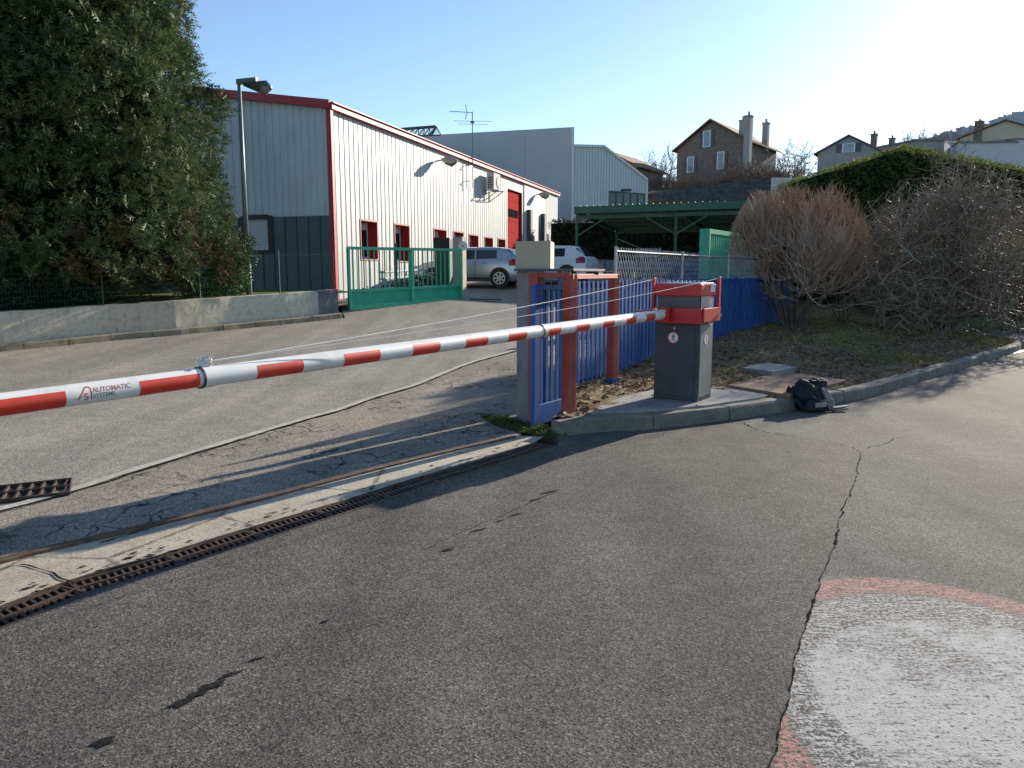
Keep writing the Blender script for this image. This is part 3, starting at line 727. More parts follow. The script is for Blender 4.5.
cbox(mb, -.42, .03, -.05, -.012, .985, 1.145); cbox(mb, .018, .05, -.012, CD+.07, 1.0, 1.145); cbox(mb, -.46, -.42, -.06, -.01, .99, 1.14)
cbox(mb, -CW-.05, -CW-.02, -.35, CD+.07, 1.07, 1.125)
mb.build('swivel_frame', M_redgloss, cab, bevel=.004)
for fo in (.055,):
    for so in (CD-.02, CD+.04):
        c = FR+f_*fo+s_*so; mb = MB(); mb.tube([(c.x, c.y, 1.06), (c.x+f_.x*.012, c.y+f_.y*.012, 1.06)], .014, 8); mb.build('bolt', M_steel, cab)
U1 = FR+f_*(-CW-.035)+s_*(.02); U2 = FR+f_*(.035)+s_*(CD+.03)
u1t, u2t = 1.46, 1.47
mb = MB(); mb.box((U1.x, U1.y, (1.07+u1t)/2), (.05, .03, u1t-1.07), math.atan2(s_.y, s_.x)); mb.build('upright', M_redgloss, cab, bevel=.003)
mb = MB(); mb.box((U2.x, U2.y, (1.0+u2t)/2), (.05, .03, u2t-1.0), math.atan2(s_.y, s_.x)); mb.build('upright', M_redgloss, cab, bevel=.003)
mb = MB()
for U, ut in ((U1, u1t), (U2, u2t)):
    pts = []
    A0 = clp+Vector((.02, .01, .02)); B0 = Vector((U.x, U.y, ut-.015))
    for i in range(41):
        t = i/40; p = A0.lerp(B0, t); p.z -= .10*t*(1-t)*4*.35*(1.3 if U is U2 else .8); pts.append(p)
    mb.tube(pts, .0032, 5)
tag(mb.build('stay_cables', M_cable), 'pair of thin white stay cables from the barrier arm to the two red uprights', 'cable')
# no pedestrian stickers
def ped_sign(c, ax, nn, rad, par):
    ax = Vector(ax); nn = Vector(nn); up = Vector((0, 0, 1))
    def P(x, y, o): return c+ax*x+up*y+nn*o
    def disc(r0, r1, o, n=32):
        m = MB()
        if r0 == 0: m.add([P(r1*math.cos(2*PI*k/n), r1*math.sin(2*PI*k/n), o) for k in range(n)], [tuple(range(n))])
        else:
            for k in range(n):
                for r in (r0, r1): m.v.append(P(r*math.cos(2*PI*k/n), r*math.sin(2*PI*k/n), o))
            for k in range(n): k2 = (k+1) % n; m.f.append((2*k, 2*k+1, 2*k2+1, 2*k2))
        return m
    a = disc(0, rad, .0006).build('warning_sign', M_signw, par, recalc=False)
    disc(rad*.86, rad, .0012).build('sign_ring', M_signr, a, recalc=False)
    m = MB()
    def seg(x0, y0, x1, y1, w, o=.0012):
        d = Vector((x1-x0, y1-y0)); s = Vector((-d.y, d.x)).normalized()*w/2
        m.add([P((x0+s.x)*rad, (y0+s.y)*rad, o), P((x0-s.x)*rad, (y0-s.y)*rad, o), P((x1-s.x)*rad, (y1-s.y)*rad, o), P((x1+s.x)*rad, (y1+s.y)*rad, o)], [(0, 1, 2, 3)])
    m.add([P(rad*(.05+.12*math.cos(k)), rad*(.55+.12*math.sin(k)), .0013) for k in [i*.785 for i in range(8)]], [tuple(range(8))])
    seg(.05, .42, -.02, -.05, .24); seg(-.02, -.05, -.28, -.6, .14, .0014); seg(-.02, -.05, .22, -.32, .14, .0015); seg(.22, -.32, .25, -.62, .12, .0016); seg(.05, .35, -.3, .1, .1, .0017); seg(.05, .35, .35, .12, .1, .0018)
    m.build('walking_figure', M_signk, a, recalc=False)
    m = MB()
    m.add([P(rad*x, rad*y, .0022) for x, y in ((-.66, .56), (-.56, .66), (.66, -.56), (.56, -.66))], [(0, 1, 2, 3)]) if False else None
ped_sign(FR+f_*(-.285)-s_*.0085+Vector((0, 0, .83)), f_, -s_, .062, cab)
ped_sign(FR+f_*(.0045)+s_*(.19)+Vector((0, 0, .81)), s_, f_, .062, cab)
# ------------------------------------------------------------------ gate portal
por = thing('gate_portal', 'concrete pillar and rusty red steel portal with flat grey cap plate beside the entrance', 'gate post', (.1, 7.85, 0))
pl = [D(516, 417, 8.02), D(530.5, 423, 7.62)]
pa, pb = Vector((.045, 8.02)), Vector((.175, 7.62)); pdv = (pb-pa).normalized(); pn = Vector((-pdv.y, pdv.x))  # pn to the right/back
pn = pn if pn.x > 0 else -pn
mb = MB(); mb.prism([tuple(pa), tuple(pb), tuple(pb+pn*.16), tuple(pa+pn*.16)], -.05, 1.525); mb.build('pillar', M_pillar, por, bevel=.012)
q = pb+pn*.02+Vector((.01, -.02))
mb = MB(); mb.box((.215, 7.60, .75), (.05, .10, 1.53), R(55)); mb.build('channel_post', M_redpost, por, bevel=.003)
pf = Vector((.565, 7.58)); pbk = Vector((1.235, 9.42))
pang = math.atan2(.839, .545)
for p, z0 in ((pf, -.03), (pbk, .1)):
    mb = MB(); mb.box((p.x, p.y, (z0+1.5)/2), (.115, .10, 1.5-z0), R(48)); mb.build('red_post', M_redpost, por, bevel=.005)
mb = MB(); mb.box((pbk.x, pbk.y, .17), (.17, .12, .12), R(48)); mb.build('post_shoe', M_bluep, por)
mb = MB(); mb.beam((pf.x-.02, pf.y-.05, 1.475), (pbk.x, pbk.y, 1.475), .10, .05); mb.build('top_beam', M_redpost, por, bevel=.003)
mb = MB(); mb.beam((.20, 7.62, 1.49), (pf.x, pf.y, 1.49), .08, .05); mb.build('top_beam', M_redpost, por, bevel=.003)
mb = MB(); mb.prism([(.02, 7.66), (.60, 7.60), (1.02, 8.55), (.02, 8.2)], 1.528, 1.552); mb.build('cap_plate', M_capslab, por, bevel=.003)
for k in range(3):
    mb = MB(); c = Vector((.27+.07*k, 7.66+.02*k, 1.43)); mb.tube([c, c+Vector((.05, .02, .0)), c+Vector((.05, .02, -.05))], .008, 6); mb.build('guide_roller', M_steel, por)
# blue end panel of the sliding gate
gp_ = thing('blue_gate_leaf', 'end of the blue sliding gate leaf between the grey pillar and red post', 'gate', (.2, 7.45, .02))
la, lb = Vector((.20, 7.43)), Vector((.56, 7.98)); ld = (lb-la).normalized()
lang = math.atan2(ld.y, ld.x)
def lp(t): return la+ld*t
mb = MB(); p = lp(.05); mb.box((p.x, p.y, .71), (.10, .05, 1.38), lang); mb.build('stile', M_bluep, gp_, bevel=.003)
mb = MB(); a, b = lp(.1), lp(.68); mb.beam((a.x, a.y, .12), (b.x, b.y, .12), .045, .2); mb.build('bottom_rail', M_bluep, gp_, bevel=.003)
mb = MB(); mb.beam((a.x, a.y, 1.37), (b.x, b.y, 1.37), .045, .05); mb.build('top_rail', M_bluep, gp_, bevel=.003)
for t in (.16, .26, .36, .47, .58):
    p = lp(t); mb = MB(); mb.box((p.x, p.y, .80), (.045, .018, 1.15), lang); mb.build('picket', M_bluep, gp_)
# ------------------------------------------------------------------ blue fence
bf = thing('blue_picket_fence', 'blue steel picket fence with chain link above behind the barrier cabinet', 'fence', (fl_a.x, fl_a.y, .1), math.atan2(fd.y, fd.x))
FLn = (fl_b-fl_a).length; npan = 5; pl_ = FLn/npan
for k in range(npan):
    mb = MB(); n = int(pl_/.125)
    for i in range(n):
        t = k*pl_+(i+.5)*pl_/n; p = fl_a+fd*t
        mb.box((p.x, p.y, .76), (.066 if t > 3 else .058, .02, 1.32+random.uniform(-.012, .008)), math.atan2(fd.y, fd.x))
    a, b = fl_a+fd*k*pl_-fn*.022, fl_a+fd*(k+1)*pl_-fn*.022
    for z in (.22, 1.36): mb.beam((a.x, a.y, z), (b.x, b.y, z), .022, .045)
    mb.build('picket_panel', M_bluep, bf)
    p = fl_a+fd*k*pl_-fn*.065
    mb = MB(); mb.box((p.x, p.y, .75), (.06, .06, 1.4), math.atan2(fd.y, fd.x)); mb.build('post', M_bluep, bf)
def chain(parent, a, b, z0, z1, cw, chh, r, mat, name='wire_mesh', zf=None):
    mb = MB(); d = (b-a); L = d.length; d.normalize(); n = int(L/cw); m = int((z1-z0)/(chh/2))
    for i in range(n):
        pts = []
        for j in range(m+1):
            p = a+d*((i+(j+i) % 2)*cw); pts.append((p.x, p.y, z0+j*chh/2+(zf(p.x, p.y) if zf else 0)))
        mb.tube(pts, r, 3, cap=False)
    return mb.build(name, mat, parent, recalc=False)
ca = fl_a+fd*1.6-fn*.10; cb = fl_b-fn*.10
chain(bf, ca, cb, .3, 1.86, .044, .155, .0048, M_steel)
mb = MB(); mb.tube([(ca.x, ca.y, 1.80), (cb.x, cb.y, 1.82)], .012, 6); mb.build('mesh_rail', M_steel, bf)
for k in range(5):
    p = ca.lerp(cb, k/4+(.0)); mb = MB(); mb.tube([(p.x, p.y, .1), (p.x, p.y, 1.86)], .02, 8); mb.build('mesh_post', M_steel, bf)
# beige box on the cap plate
bx = thing('beige_box', 'plain beige cardboard coloured box resting on the grey cap plate', 'box', (.30, 7.9, 1.552), R(6))
mb = MB(); mb.box((.235, 7.92, 1.552+.135), (.35, .42, .27), R(-8)); mb.build('box_body', M_beige, bx, bevel=.004)
# ------------------------------------------------------------------ backpack
bc = G(811, 410, 0)
bk = thing('backpack', 'black backpack with loose straps slumped against the kerb', 'backpack', (bc.x, bc.y, 0), R(20))
def lump(mb, c, r, seed=0, n=36, m=24, amp=.26, rot=0, tilt=0):
    r = [q*1.22 for q in r]; r[2] *= .88; M = Matrix.Translation(Vector(c)) @ Matrix.Rotation(rot, 4, 'Z') @ Matrix.Rotation(tilt, 4, 'Y'); base = len(mb.v)
    for j in range(m+1):
        th = PI*j/m
        for i in range(n):
            ph = 2*PI*i/n
            v = Vector((math.sin(th)*math.cos(ph), math.sin(th)*math.sin(ph), math.cos(th)))
            k = 1+amp*mnoise.fractal(v*1.7+Vector((seed*5, 0, 0)), .8, 2, 3)-.16*abs(mnoise.noise(v*4+Vector((0, seed*3, 0))))
            e = .75; w = Vector([math.copysign(abs(a)**e, a) for a in v])
            p = M @ Vector((w.x*r[0]*k, w.y*r[1]*k, w.z*r[2]*k)); p.z = max(p.z, .005); mb.v.append(p)
    for j in range(m):
        for i in range(n): i2 = (i+1) % n; mb.f.append((base+j*n+i, base+j*n+i2, base+(j+1)*n+i2, base+(j+1)*n+i))
BS = 1.22
def bl(x, y, z): return Vector((bc.x+x*BS, bc.y+y*BS, z*BS*.76))
mb = MB(); lump(mb, bl(-.02, .06, .15), (.15, .11, .15), 1, rot=R(20), tilt=R(25)); mb.build('main_pouch', M_cloth, bk, True)
mb = MB(); lump(mb, bl(.01, -.08, .075), (.11, .06, .075), 2, rot=R(8)); mb.build('front_pocket', M_cloth, bk, True)
mb = MB(); lump(mb, bl(.06, .12, .27), (.13, .07, .055), 3, rot=R(18), tilt=R(-18)); mb.build('top_flap', M_cloth, bk, True)
mb = MB(); lump(mb, bl(-.15, .07, .21), (.045, .05, .06), 4); mb.build('side_pocket', M_cloth, bk, True)
mb = MB(); lump(mb, bl(-.115, .02, .235), (.022, .02, .03), 5); mb.build('bottle_cap', M_clothgrey, bk, True)
mb = MB(); lump(mb, bl(.15, .06, .12), (.035, .07, .13), 6, rot=R(15), tilt=R(-22)); mb.build('back_panel', M_clothgrey, bk, True)
mb = MB(); mb.beam(bl(.02, .02, .24), bl(.13, -.11, .02), .04, .018, (0, -1, .3)); mb.beam(bl(.13, -.11, .02), bl(.30, -.05, .03), .06, .015); mb.build('strap', M_cloth, bk)
mb = MB(); mb.beam(bl(.17, -.07, .045), bl(.33, .0, .05), .05, .012); mb.build('strap_pad', M_clothgrey, bk)
mb = MB(); mb.tube([bl(.16, .06, .22), bl(.2, .02, .12), bl(.19, -.06, .02), bl(.24, -.06, .02)], .009, 6); mb.build('strap_cord', M_clothgrey, bk)
mb = MB(); mb.beam(bl(-.16, -.02, .16), bl(-.10, -.10, .02), .04, .012, (0, -1, .3)); mb.beam(bl(-.10, -.10, .02), bl(-.02, -.17, .012), .035, .012); mb.build('side_strap', M_cloth, bk)
mb = MB(); mb.beam(bl(-.05, .1, .335), bl(.12, .1, .335), .05, .012); mb.tube([bl(.0, .1, .33), bl(.05, .08, .375), bl(.1, .1, .33)], .011, 6); mb.build('carry_handle', M_cloth, bk)
mb = MB(); mb.beam(bl(-.02, -.145, .09), bl(.08, -.135, .10), .012, .05, (0, 0, 1)); mb.build('reflective_tab', M_clothgrey, bk)
mb = MB(); mb.tube([bl(-.03, .0, .19), bl(.02, -.1, .155), bl(.09, -.14, .11), bl(.12, -.13, .04)], .006, 6); mb.build('zip', M_clothgrey, bk)
# ------------------------------------------------------------------ low wall
wa = wk[0]; we = wk[-1]; 
wl = thing('low_garden_wall', 'long low rendered wall with patched beige and grey plaster under the trees', 'wall', (wk[3].x, wk[3].y, h(wk[3].x, wk[3].y)))
wpts = offset(wk, .20)
def wtop(x, y):   # surveyed crest, rises along the driveway
    t = (Vector((x, y))-wpts[1]).length/((wpts[-1]-wpts[1]).length)
    t = t if y > wpts[1].y else -t
    return ZT0+(ZT1-ZT0)*t
ZT0 = D(0, 313, wpts[1].y).z; ZT1 = D(340, 290, wpts[-1].y).z
wf = resample(wpts, .12)
def wallmesh(p, mat, name, dz=0, do=0):
    mb = MB(); base = 0; m = len(p); th = .28
    rows = [(0, -.15), (0, .25), (0, .55), (0, .85), (0, 1.0), (1, 1.0), (1, .0)]
    for i, q in enumerate(p):
        d = (p[min(i+1, m-1)]-p[max(i-1, 0)]).normalized(); s = Vector((-d.y, d.x)); z0 = h(q.x, q.y); z1 = wtop(q.x, q.y)+dz
        for k, (a, b) in enumerate(rows):
            nn = .012*mnoise.fractal(Vector((q.x*2, q.y*2, b*3)), .8, 2, 4)
            pos = q+s*(a*th-do+nn*(1-a)); zz = z0-.2 if k in (0, 6) else z0+(z1-z0)*b+(nn*1.5 if b == 1 else 0); mb.v.append(Vector((pos.x, pos.y, zz)))
    nr = len(rows)
    for i in range(m-1):
        for k in range(nr-1): mb.f.append((i*nr+k, i*nr+k+1, (i+1)*nr+k+1, (i+1)*nr+k))
    mb.f.append(tuple(range(nr))); mb.f.append(tuple((m-1)*nr+k for k in range(nr)))
    return mb.build(name, mat, wl)
ksplit = min(range(len(wf)), key=lambda i: abs(project(Vector((wf[i].x, wf[i].y, 1)))[0]-317))
wallmesh(wf[:ksplit+1], M_wall, 'rendered_wall'); wallmesh(wf[ksplit:], M_wallgrey, 'grey_wall_end', .02, .012)
# garden behind the wall
gard = [p+Vector((-.15, .22)) for p in wpts]+[Vector((-4.2, 23.2)), Vector((-5.4, 24.2)), Vector((-20, 29)), Vector((-40, 20))]
surf('garden_lawn', gard, M_grassg, 0, 1.0, zf=lambda x, y: min(1.2, wtop(*wpts[-1])-.10+0*x) if y > 17.5 else wtop(wpts[1].x+(y-wpts[1].y)*.8, y)-.06, bumpz=.04)
# wire fence above the wall
wfc = thing('green_wire_fence', 'green wire mesh fence on thin posts along the top of the low wall', 'fence', (wpts[5].x, wpts[5].y, 1))
fp = offset(wk, .34)
tot = resample(fp[1:], .06)
for i0 in range(0, len(tot)-2, 34):
    sec = tot[i0:i0+35]
    mb = MB()
    for q in sec: mb.tube([(q.x, q.y, wtop(q.x, q.y)-.05), (q.x, q.y, wtop(q.x, q.y)+.92)], .0022, 3, cap=False)
    for k in range(9):
        z = .02+k*.11; mb.tube([(q.x, q.y, wtop(q.x, q.y)+z) for q in (sec[0], sec[-1])], .003, 3, cap=False)
    mb.build('wire_panel', M_greenwire, wfc, recalc=False)
    q = sec[0]; mb = MB(); mb.tube([(q.x, q.y, wtop(q.x, q.y)-.3), (q.x, q.y, wtop(q.x, q.y)+1.02)], .02, 8); mb.build('post', M_greenwire, wfc)
# ------------------------------------------------------------------ green sliding gate
ga = Gh(349, 312); gb = D(462, 303, ga.y+3.5)
gv = Vector((gb.x-ga.x, gb.y-ga.y)); gl = gv.length; gv.normalize()
gg = thing('green_sliding_gate', 'bright green barred sliding gate standing open at the end of the low wall', 'gate', ga)
zb = min(ga.z, gb.z)+.05
def gx(t, z, o=0): return (ga.x+gv.x*t-gv.y*o, ga.y+gv.y*t+gv.x*o, z)
ztA = D(346, 248, ga.y).z; ztB = D(462, 250, gb.y).z
zt = lambda t: ztA+(ztB-ztA)*t/gl
zl_ = lambda t: ga.z+.05+(gb.z-ga.z)*t/gl
for t in (0.03, gl*.52, gl-.04):
    mb = MB(); mb.beam(gx(t, zl_(t)), gx(t, zt(t)), .08, .07, (gv.x, gv.y, 0)); mb.build('stile', M_green, gg, bevel=.004)
mb = MB(); mb.beam(gx(0, zt(0)), gx(gl, zt(gl)), .06, .08); mb.build('top_rail', M_green, gg)
mb = MB(); mb.beam(gx(0, zl_(0)+.52), gx(gl, zl_(gl)+.50), .06, .08); mb.build('middle_rail', M_green, gg)
mb = MB(); mb.beam(gx(0, zl_(0)+.06), gx(gl, zl_(gl)+.06), .09, .14); mb.build('bottom_rail', M_green, gg)
mb = MB(); mb.beam(gx(0.05, zl_(0)+.28, .02), gx(gl-.05, zl_(gl)+.27, .02), .012, .42); mb.build('kick_panel', M_green, gg)
nb = 24
for i in range(1, nb):
    t = gl*i/nb
    if abs(t-gl*.52) < .06: continue
    mb = MB(); mb.tube([gx(t, zl_(t)+.5), gx(t, zt(t))], .02, 6); mb.build('bar', M_green, gg)
mb = MB(); p = Gh(393, 307) ; mb.beam(gx(gl*.40, zl_(gl*.4)+.5, .06), gx(gl*.40, zt(gl*.4)+.16, .06), .05, .05, (gv.x, gv.y, 0)); mb.build('guide_post', M_greend, gg)
# pillar and dark cabinet behind its far end
p1 = D(460, 298, gb.y+.5); zg = h(p1.x, p1.y)
cp = thing('cream_gate_pillar', 'cream concrete pillar with a round pale disc at the far end of the green gate', 'pillar', (p1.x, p1.y, zg))
ztop = D(460, 237, p1.y).z
mb = MB(); mb.box((p1.x, p1.y, (zg+ztop)/2-.1), (.34, .34, ztop-zg+.2), R(-20)); mb.build('pillar_shaft', M_cream, cp, bevel=.02)
c = D(463, 246, p1.y-.24); mb = MB(); mb.tube([c, c+Vector((0, -.05, 0))], .15, 20); mb.build('disc', M_platew, cp)
mb = MB(); mb.tube([c+Vector((0, -.05, 0)), c+Vector((0, -.07, 0))], .035, 12); mb.build('disc_hub', M_beige, cp)
p2 = D(444, 298, gb.y+.9); z2 = h(p2.x, p2.y); zt2 = D(444, 238, p2.y).z
kb = thing('dark_green_meter_cabinet', 'dark green meter cabinet with black top beside the cream pillar', 'cabinet', (p2.x, p2.y, z2))
mb = MB(); mb.box((p2.x, p2.y, (z2+zt2)/2-.25), (.5, .4, zt2-z2-.4), R(-10)); mb.build('cabinet_body', M_greend, kb, bevel=.01)
mb = MB(); mb.box((p2.x, p2.y, zt2-.22), (.52, .42, .44), R(-10)); mb.build('cabinet_top', M_black, kb, bevel=.01)
# debris by the pillar foot
mb = MB(); g0 = Gh(470, 300)
for k in range(5): mb.beam(g0+Vector((k*.12, -.08*k, .03)), g0+Vector((k*.12+.5, -.25-.08*k, .03)), .07, .03)
tag(mb.build('loose_planks', M_black), 'dark loose flat planks lying on the asphalt by the cream pillar', 'planks')
# low hedge and white rail seen through the green gate
mb = MB(); a = Gh(352, 296); 
# ------------------------------------------------------------------ foliage helpers
def frond(mb, p, d, up, L, n=3, w=.16):
    """flat spray: a spine blade with side leaflets"""
    s = d.cross(up); s = s.normalized() if s.length > 1e-4 else d.orthogonal().normalized()
    q = p+d*L
    mb.add([p-s*L*w*.25, p+s*L*w*.25, q], [(0, 1, 2)])
    for i in range(n):
        t = (i+.6)/(n+.6); b = p+d*L*t; ll = L*(.55-.3*t)
        for sg in (-1, 1):
            dd = (d*.75+s*sg*.8+Vector((random.uniform(-.2, .2), random.uniform(-.2, .2), random.uniform(-.25, .15)))).normalized()
            e = b+dd*ll; m2 = dd.cross(up); m2 = m2.normalized() if m2.length > 1e-4 else s
            mb.add([b-d*L*.06, b+d*L*.10, e+m2*0], [(0, 1, 2)])
def rv(): 
    while True:
        v = Vector((random.uniform(-1, 1), random.uniform(-1, 1), random.uniform(-1, 1)))
        if .05 < v.length < 1: return v.normalized()
def conifer(name, label, base, H, Rf, nclump, mat, seed, fl=.17, zlow=.3, visdir=None, deadf=None, group=None):
    random.seed(seed)
    t = thing(name, label, 'tree', base, group=group); B = Vector(base)
    mb = MB(); mb.tube([B+Vector((0, 0, -.2)), B+Vector((.05, 0, H*.5)), B+Vector((0, 0, H*.97))], .24, 10, .03); mb.build('trunk', M_bark, t, True)
    mb = MB(); dead = MB(); core = MB(); limb = MB()
    for i in range(nclump):
        u = random.random(); z = zlow+(H-zlow)*(1-(1-u)**.75) if True else 0
        a = random.uniform(0, 2*PI)
        lob = 1+.20*mnoise.noise(Vector((math.cos(a)*1.8, math.sin(a)*1.8, z*.55+seed)))*1.6+.10*mnoise.noise(Vector((math.cos(a)*5, math.sin(a)*5, z*1.6+seed)))
        rr = Rf(z/H)*lob*random.choice((1, 1, .97, .93, .86, .75))
        out = Vector((math.cos(a), math.sin(a), 0))
        p = B+out*rr+Vector((0, 0, z))
        if random.random() < .007: limb = MB().tube([B+Vector((0, 0, z-rr*.15)), B+out*rr*.55+Vector((0, 0, z-.02)), p], .035, 4, .01); limb.build('limb', M_bark, t, recalc=False)
        tgt = mb
        if deadf and deadf(p): tgt = dead
        nf = random.randint(8, 12)
        for k in range(nf):
            d = (out*random.uniform(.3, 1.1)+rv()*.75+Vector((0, 0, random.uniform(-.25, .55)))).normalized()
            frond(tgt, p+rv()*.16, d, Vector((0, 0, 1)) if random.random() < .5 else rv(), fl*random.uniform(.7, 1.5))
        # near-black hull below: its colour paints the shade deep in the crown
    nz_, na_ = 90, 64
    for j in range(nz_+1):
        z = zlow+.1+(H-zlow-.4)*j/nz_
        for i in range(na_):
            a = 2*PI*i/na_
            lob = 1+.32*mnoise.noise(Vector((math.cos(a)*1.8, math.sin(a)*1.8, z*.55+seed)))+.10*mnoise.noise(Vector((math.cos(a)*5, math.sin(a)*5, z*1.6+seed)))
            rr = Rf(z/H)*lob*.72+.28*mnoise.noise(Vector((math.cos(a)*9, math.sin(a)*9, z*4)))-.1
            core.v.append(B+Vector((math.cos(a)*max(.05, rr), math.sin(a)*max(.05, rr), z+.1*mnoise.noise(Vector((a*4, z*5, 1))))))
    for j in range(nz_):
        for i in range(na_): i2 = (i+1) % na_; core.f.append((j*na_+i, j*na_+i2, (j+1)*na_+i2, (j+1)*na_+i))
    mb.build('crown', mat, t, recalc=False); core.build('shade_core', M_core, t, recalc=False)
    if dead.v: dead.build('dead_foliage', F_dead, t, recalc=False)
    return t
# ------------------------------------------------------------------ trees on the left
def Rc(t): return 3.26*(1-max(0, t-.2)**1.4*1.25)*ss(-.03, .05, t)
def isdead(p):
    return p.z < 2.5+.6*mnoise.noise(p*.9) and -9.3 < p.x < -6.3 and p.y < 18.2 and mnoise.noise(p*1.3+Vector((4, 0, 0))) > .08
conifer('conifer_tree', 'tall dense conifer with browned lower branches behind the low wall', (-10.0, 17.4, 1.0), 13, Rc, 8200, F_con, 11, fl=.19, zlow=.15, deadf=isdead)
conifer('conifer_tree', 'darker bluish conifer at the far left edge beside the taller one', (-14.7, 15.4, .9), 13, lambda t: 3.1*(1-max(0, t-.25)**1.5*1.25)*ss(-.03, .05, t), 3600, F_con2, 12, fl=.20, zlow=.1)
def leafcloud(mb, p, n, spread, size, out=None):
    for k in range(n):
        q = p+rv()*spread*random.random()**.5
        d = rv() if out is None else (out*.6+rv()).normalized()
        s = d.cross(rv()).normalized(); L = size*random.uniform(.6, 1.4)
        mb.add([q, q+d*L*.5+s*L*.24, q+d*L, q+d*L*.5-s*L*.24], [(0, 1, 2, 3)])
random.seed(21)
sh = thing('evergreen_shrub', 'glossy green rounded evergreen shrub beside the street lamp behind the wall', 'shrub', (-6.9, 18.7, 1.0))
mb = MB(); stem = MB()
for k in range(850):
    v = rv(); c0 = Vector((-7.2, 18.7, 1.95)); v2 = Vector((v.x*.95, v.y*.9, v.z*1.2)); v2 *= (.75+.3*random.random())*(1+.25*mnoise.noise(v*2))
    if v2.z > .2: v2.x -= (v2.z-.2)*.55
    leafcloud(mb, c0+v2, 30, .17, .055, v)
for k in range(9): stem.tube([(-6.9, 18.7, .9), Vector((-6.9, 18.7, 1.5))+rv()*.2, Vector((-6.9, 18.7, 2.0))+rv()*.6], .02, 5, .006)
mb.build('crown', F_laurel, sh, recalc=False); stem.build('stem', M_bark, sh)
ivh = thing('ivy_hedge', 'dark green shaded hedge behind the wire fence at the left edge', 'hedge', (wpts[2].x, wpts[2].y, .8))
mb = MB(); cm = MB(); hl = offset(wk, .95)
pl2 = resample([hl[0]*.0+hl[1]*1.0+(hl[0]-hl[1])*.75, hl[1], hl[2], hl[3]], .1)
for q in pl2:
    for k in range(26):
        z = wtop(q.x, q.y)+random.uniform(-.1, .95+.12*mnoise.noise(Vector((q.x*2, q.y*2, 0))))
        leafcloud(mb, Vector((q.x, q.y, z))+Vector((.25, -.3, 0))*random.uniform(-1.4, 1), 7, .12, .06)
for a, b in zip(pl2[::6], pl2[6::6]): cm.beam((a.x, a.y, wtop(a.x, a.y)+.3), (b.x, b.y, wtop(b.x, b.y)+.3), .25, 1.0)
mb.build('leaves', F_ivy, ivh, recalc=False); cm.build('shade_mass', M_core, ivh)
# ------------------------------------------------------------------ right hedges
def inpoly(x, y, poly):
    ins = False; j = len(poly)-1
    for i in range(len(poly)):
        a, b = poly[i], poly[j]
        if (a[1] > y) != (b[1] > y) and x < (b[0]-a[0])*(y-a[1])/(b[1]-a[1])+a[0]: ins = not ins
        j = i
    return ins
def hedge_wall(name, label, path, z0, z1, th, dens, mat, seed, size=.10, corep=None):
    random.seed(seed); o = thing(name, label, 'hedge', (path[0][0], path[0][1], z0)); mb = MB(); cm = MB()
    path = [Vector(p) for p in path]
    for a, b in zip(path, path[1:]):
        d = (b-a); L = d.length; d.normalize(); s = Vector((d.y, -d.x)); s3 = Vector((s.x, s.y, 0)); d3 = Vector((d.x, d.y, 0))
        for _ in range(int(L*(z1-z0)*dens)):
            t = random.uniform(-.05, L+.05); z = random.uniform(z0, z1); p = a+d*t
            nn = .09*mnoise.fractal(Vector((p.x*1.1, p.y*1.1, z*1.1)), .8, 2, 4)
            P = Vector((p.x, p.y, z))+s3*(nn+random.uniform(-.06, .05))
            dd = (s3*.7+rv()*.8+Vector((0, 0, .5))).normalized()
            frond(mb, P, dd, s3 if random.random() < .6 else rv(), size*random.uniform(.6, 1.5), 2, .3)
        for _ in range(int(L*th*dens)):
            t = random.uniform(0, L); p = a+d*t-s*random.uniform(0, th)
            if not inpoly(p.x, p.y, corep): continue
            z = z1-.03+.06*mnoise.fractal(Vector((p.x*1.1, p.y*1.1, 7)), .8, 2, 4)
            frond(mb, Vector((p.x, p.y, z)), (rv()*.7+Vector((0, 0, .8))).normalized(), rv(), size*random.uniform(.6, 1.5), 2, .3)
    cm.prism(corep, z0-.2, z1-.10); mb.build('leaves', mat, o, recalc=False); cm.build('shade_mass', M_core, o)
    return o
HZ = 5.2
hc = (11.35, 23.0)
hedge_wall('clipped_hedge', 'tall clipped dark green hedge with flat top behind the bare shrubs', [(11.0, 33.0), hc, (18.95, 28.5), (29, 35.8)], 0, HZ, 1.6, 240, F_hedge, 5, .11, [(11.12, 33), (11.45, 23.25), (18.85, 28.6), (28.9, 35.9), (28, 37.5), (18.3, 30.3), (14.5, 27.8), (13.2, 33)])
cpv = thing('copper_shrub', 'low reddish brown leafy shrub at the right edge under the hedge', 'shrub', (13.6, 20.9, .1))
random.seed(8); mb = MB(); stem = MB()
for k in range(800):
    v = rv(); v = Vector((v.x*1.25, v.y*1.1, v.z*1.1)); c = Vector((14.0, 21.1, 1.35))+v*(.8+.25*random.random())
    if c.z < .15: continue
    leafcloud(mb, c, 22, .2, .075, v)
    if k % 20 == 0: stem.tube([(13.9, 21.1, 0), Vector((13.9, 21.1, .6))+rv()*.3, c-v*.3], .018, 4, .004)
mb.build('crown', F_copper, cpv, recalc=False); stem.build('stem', M_bark, cpv)
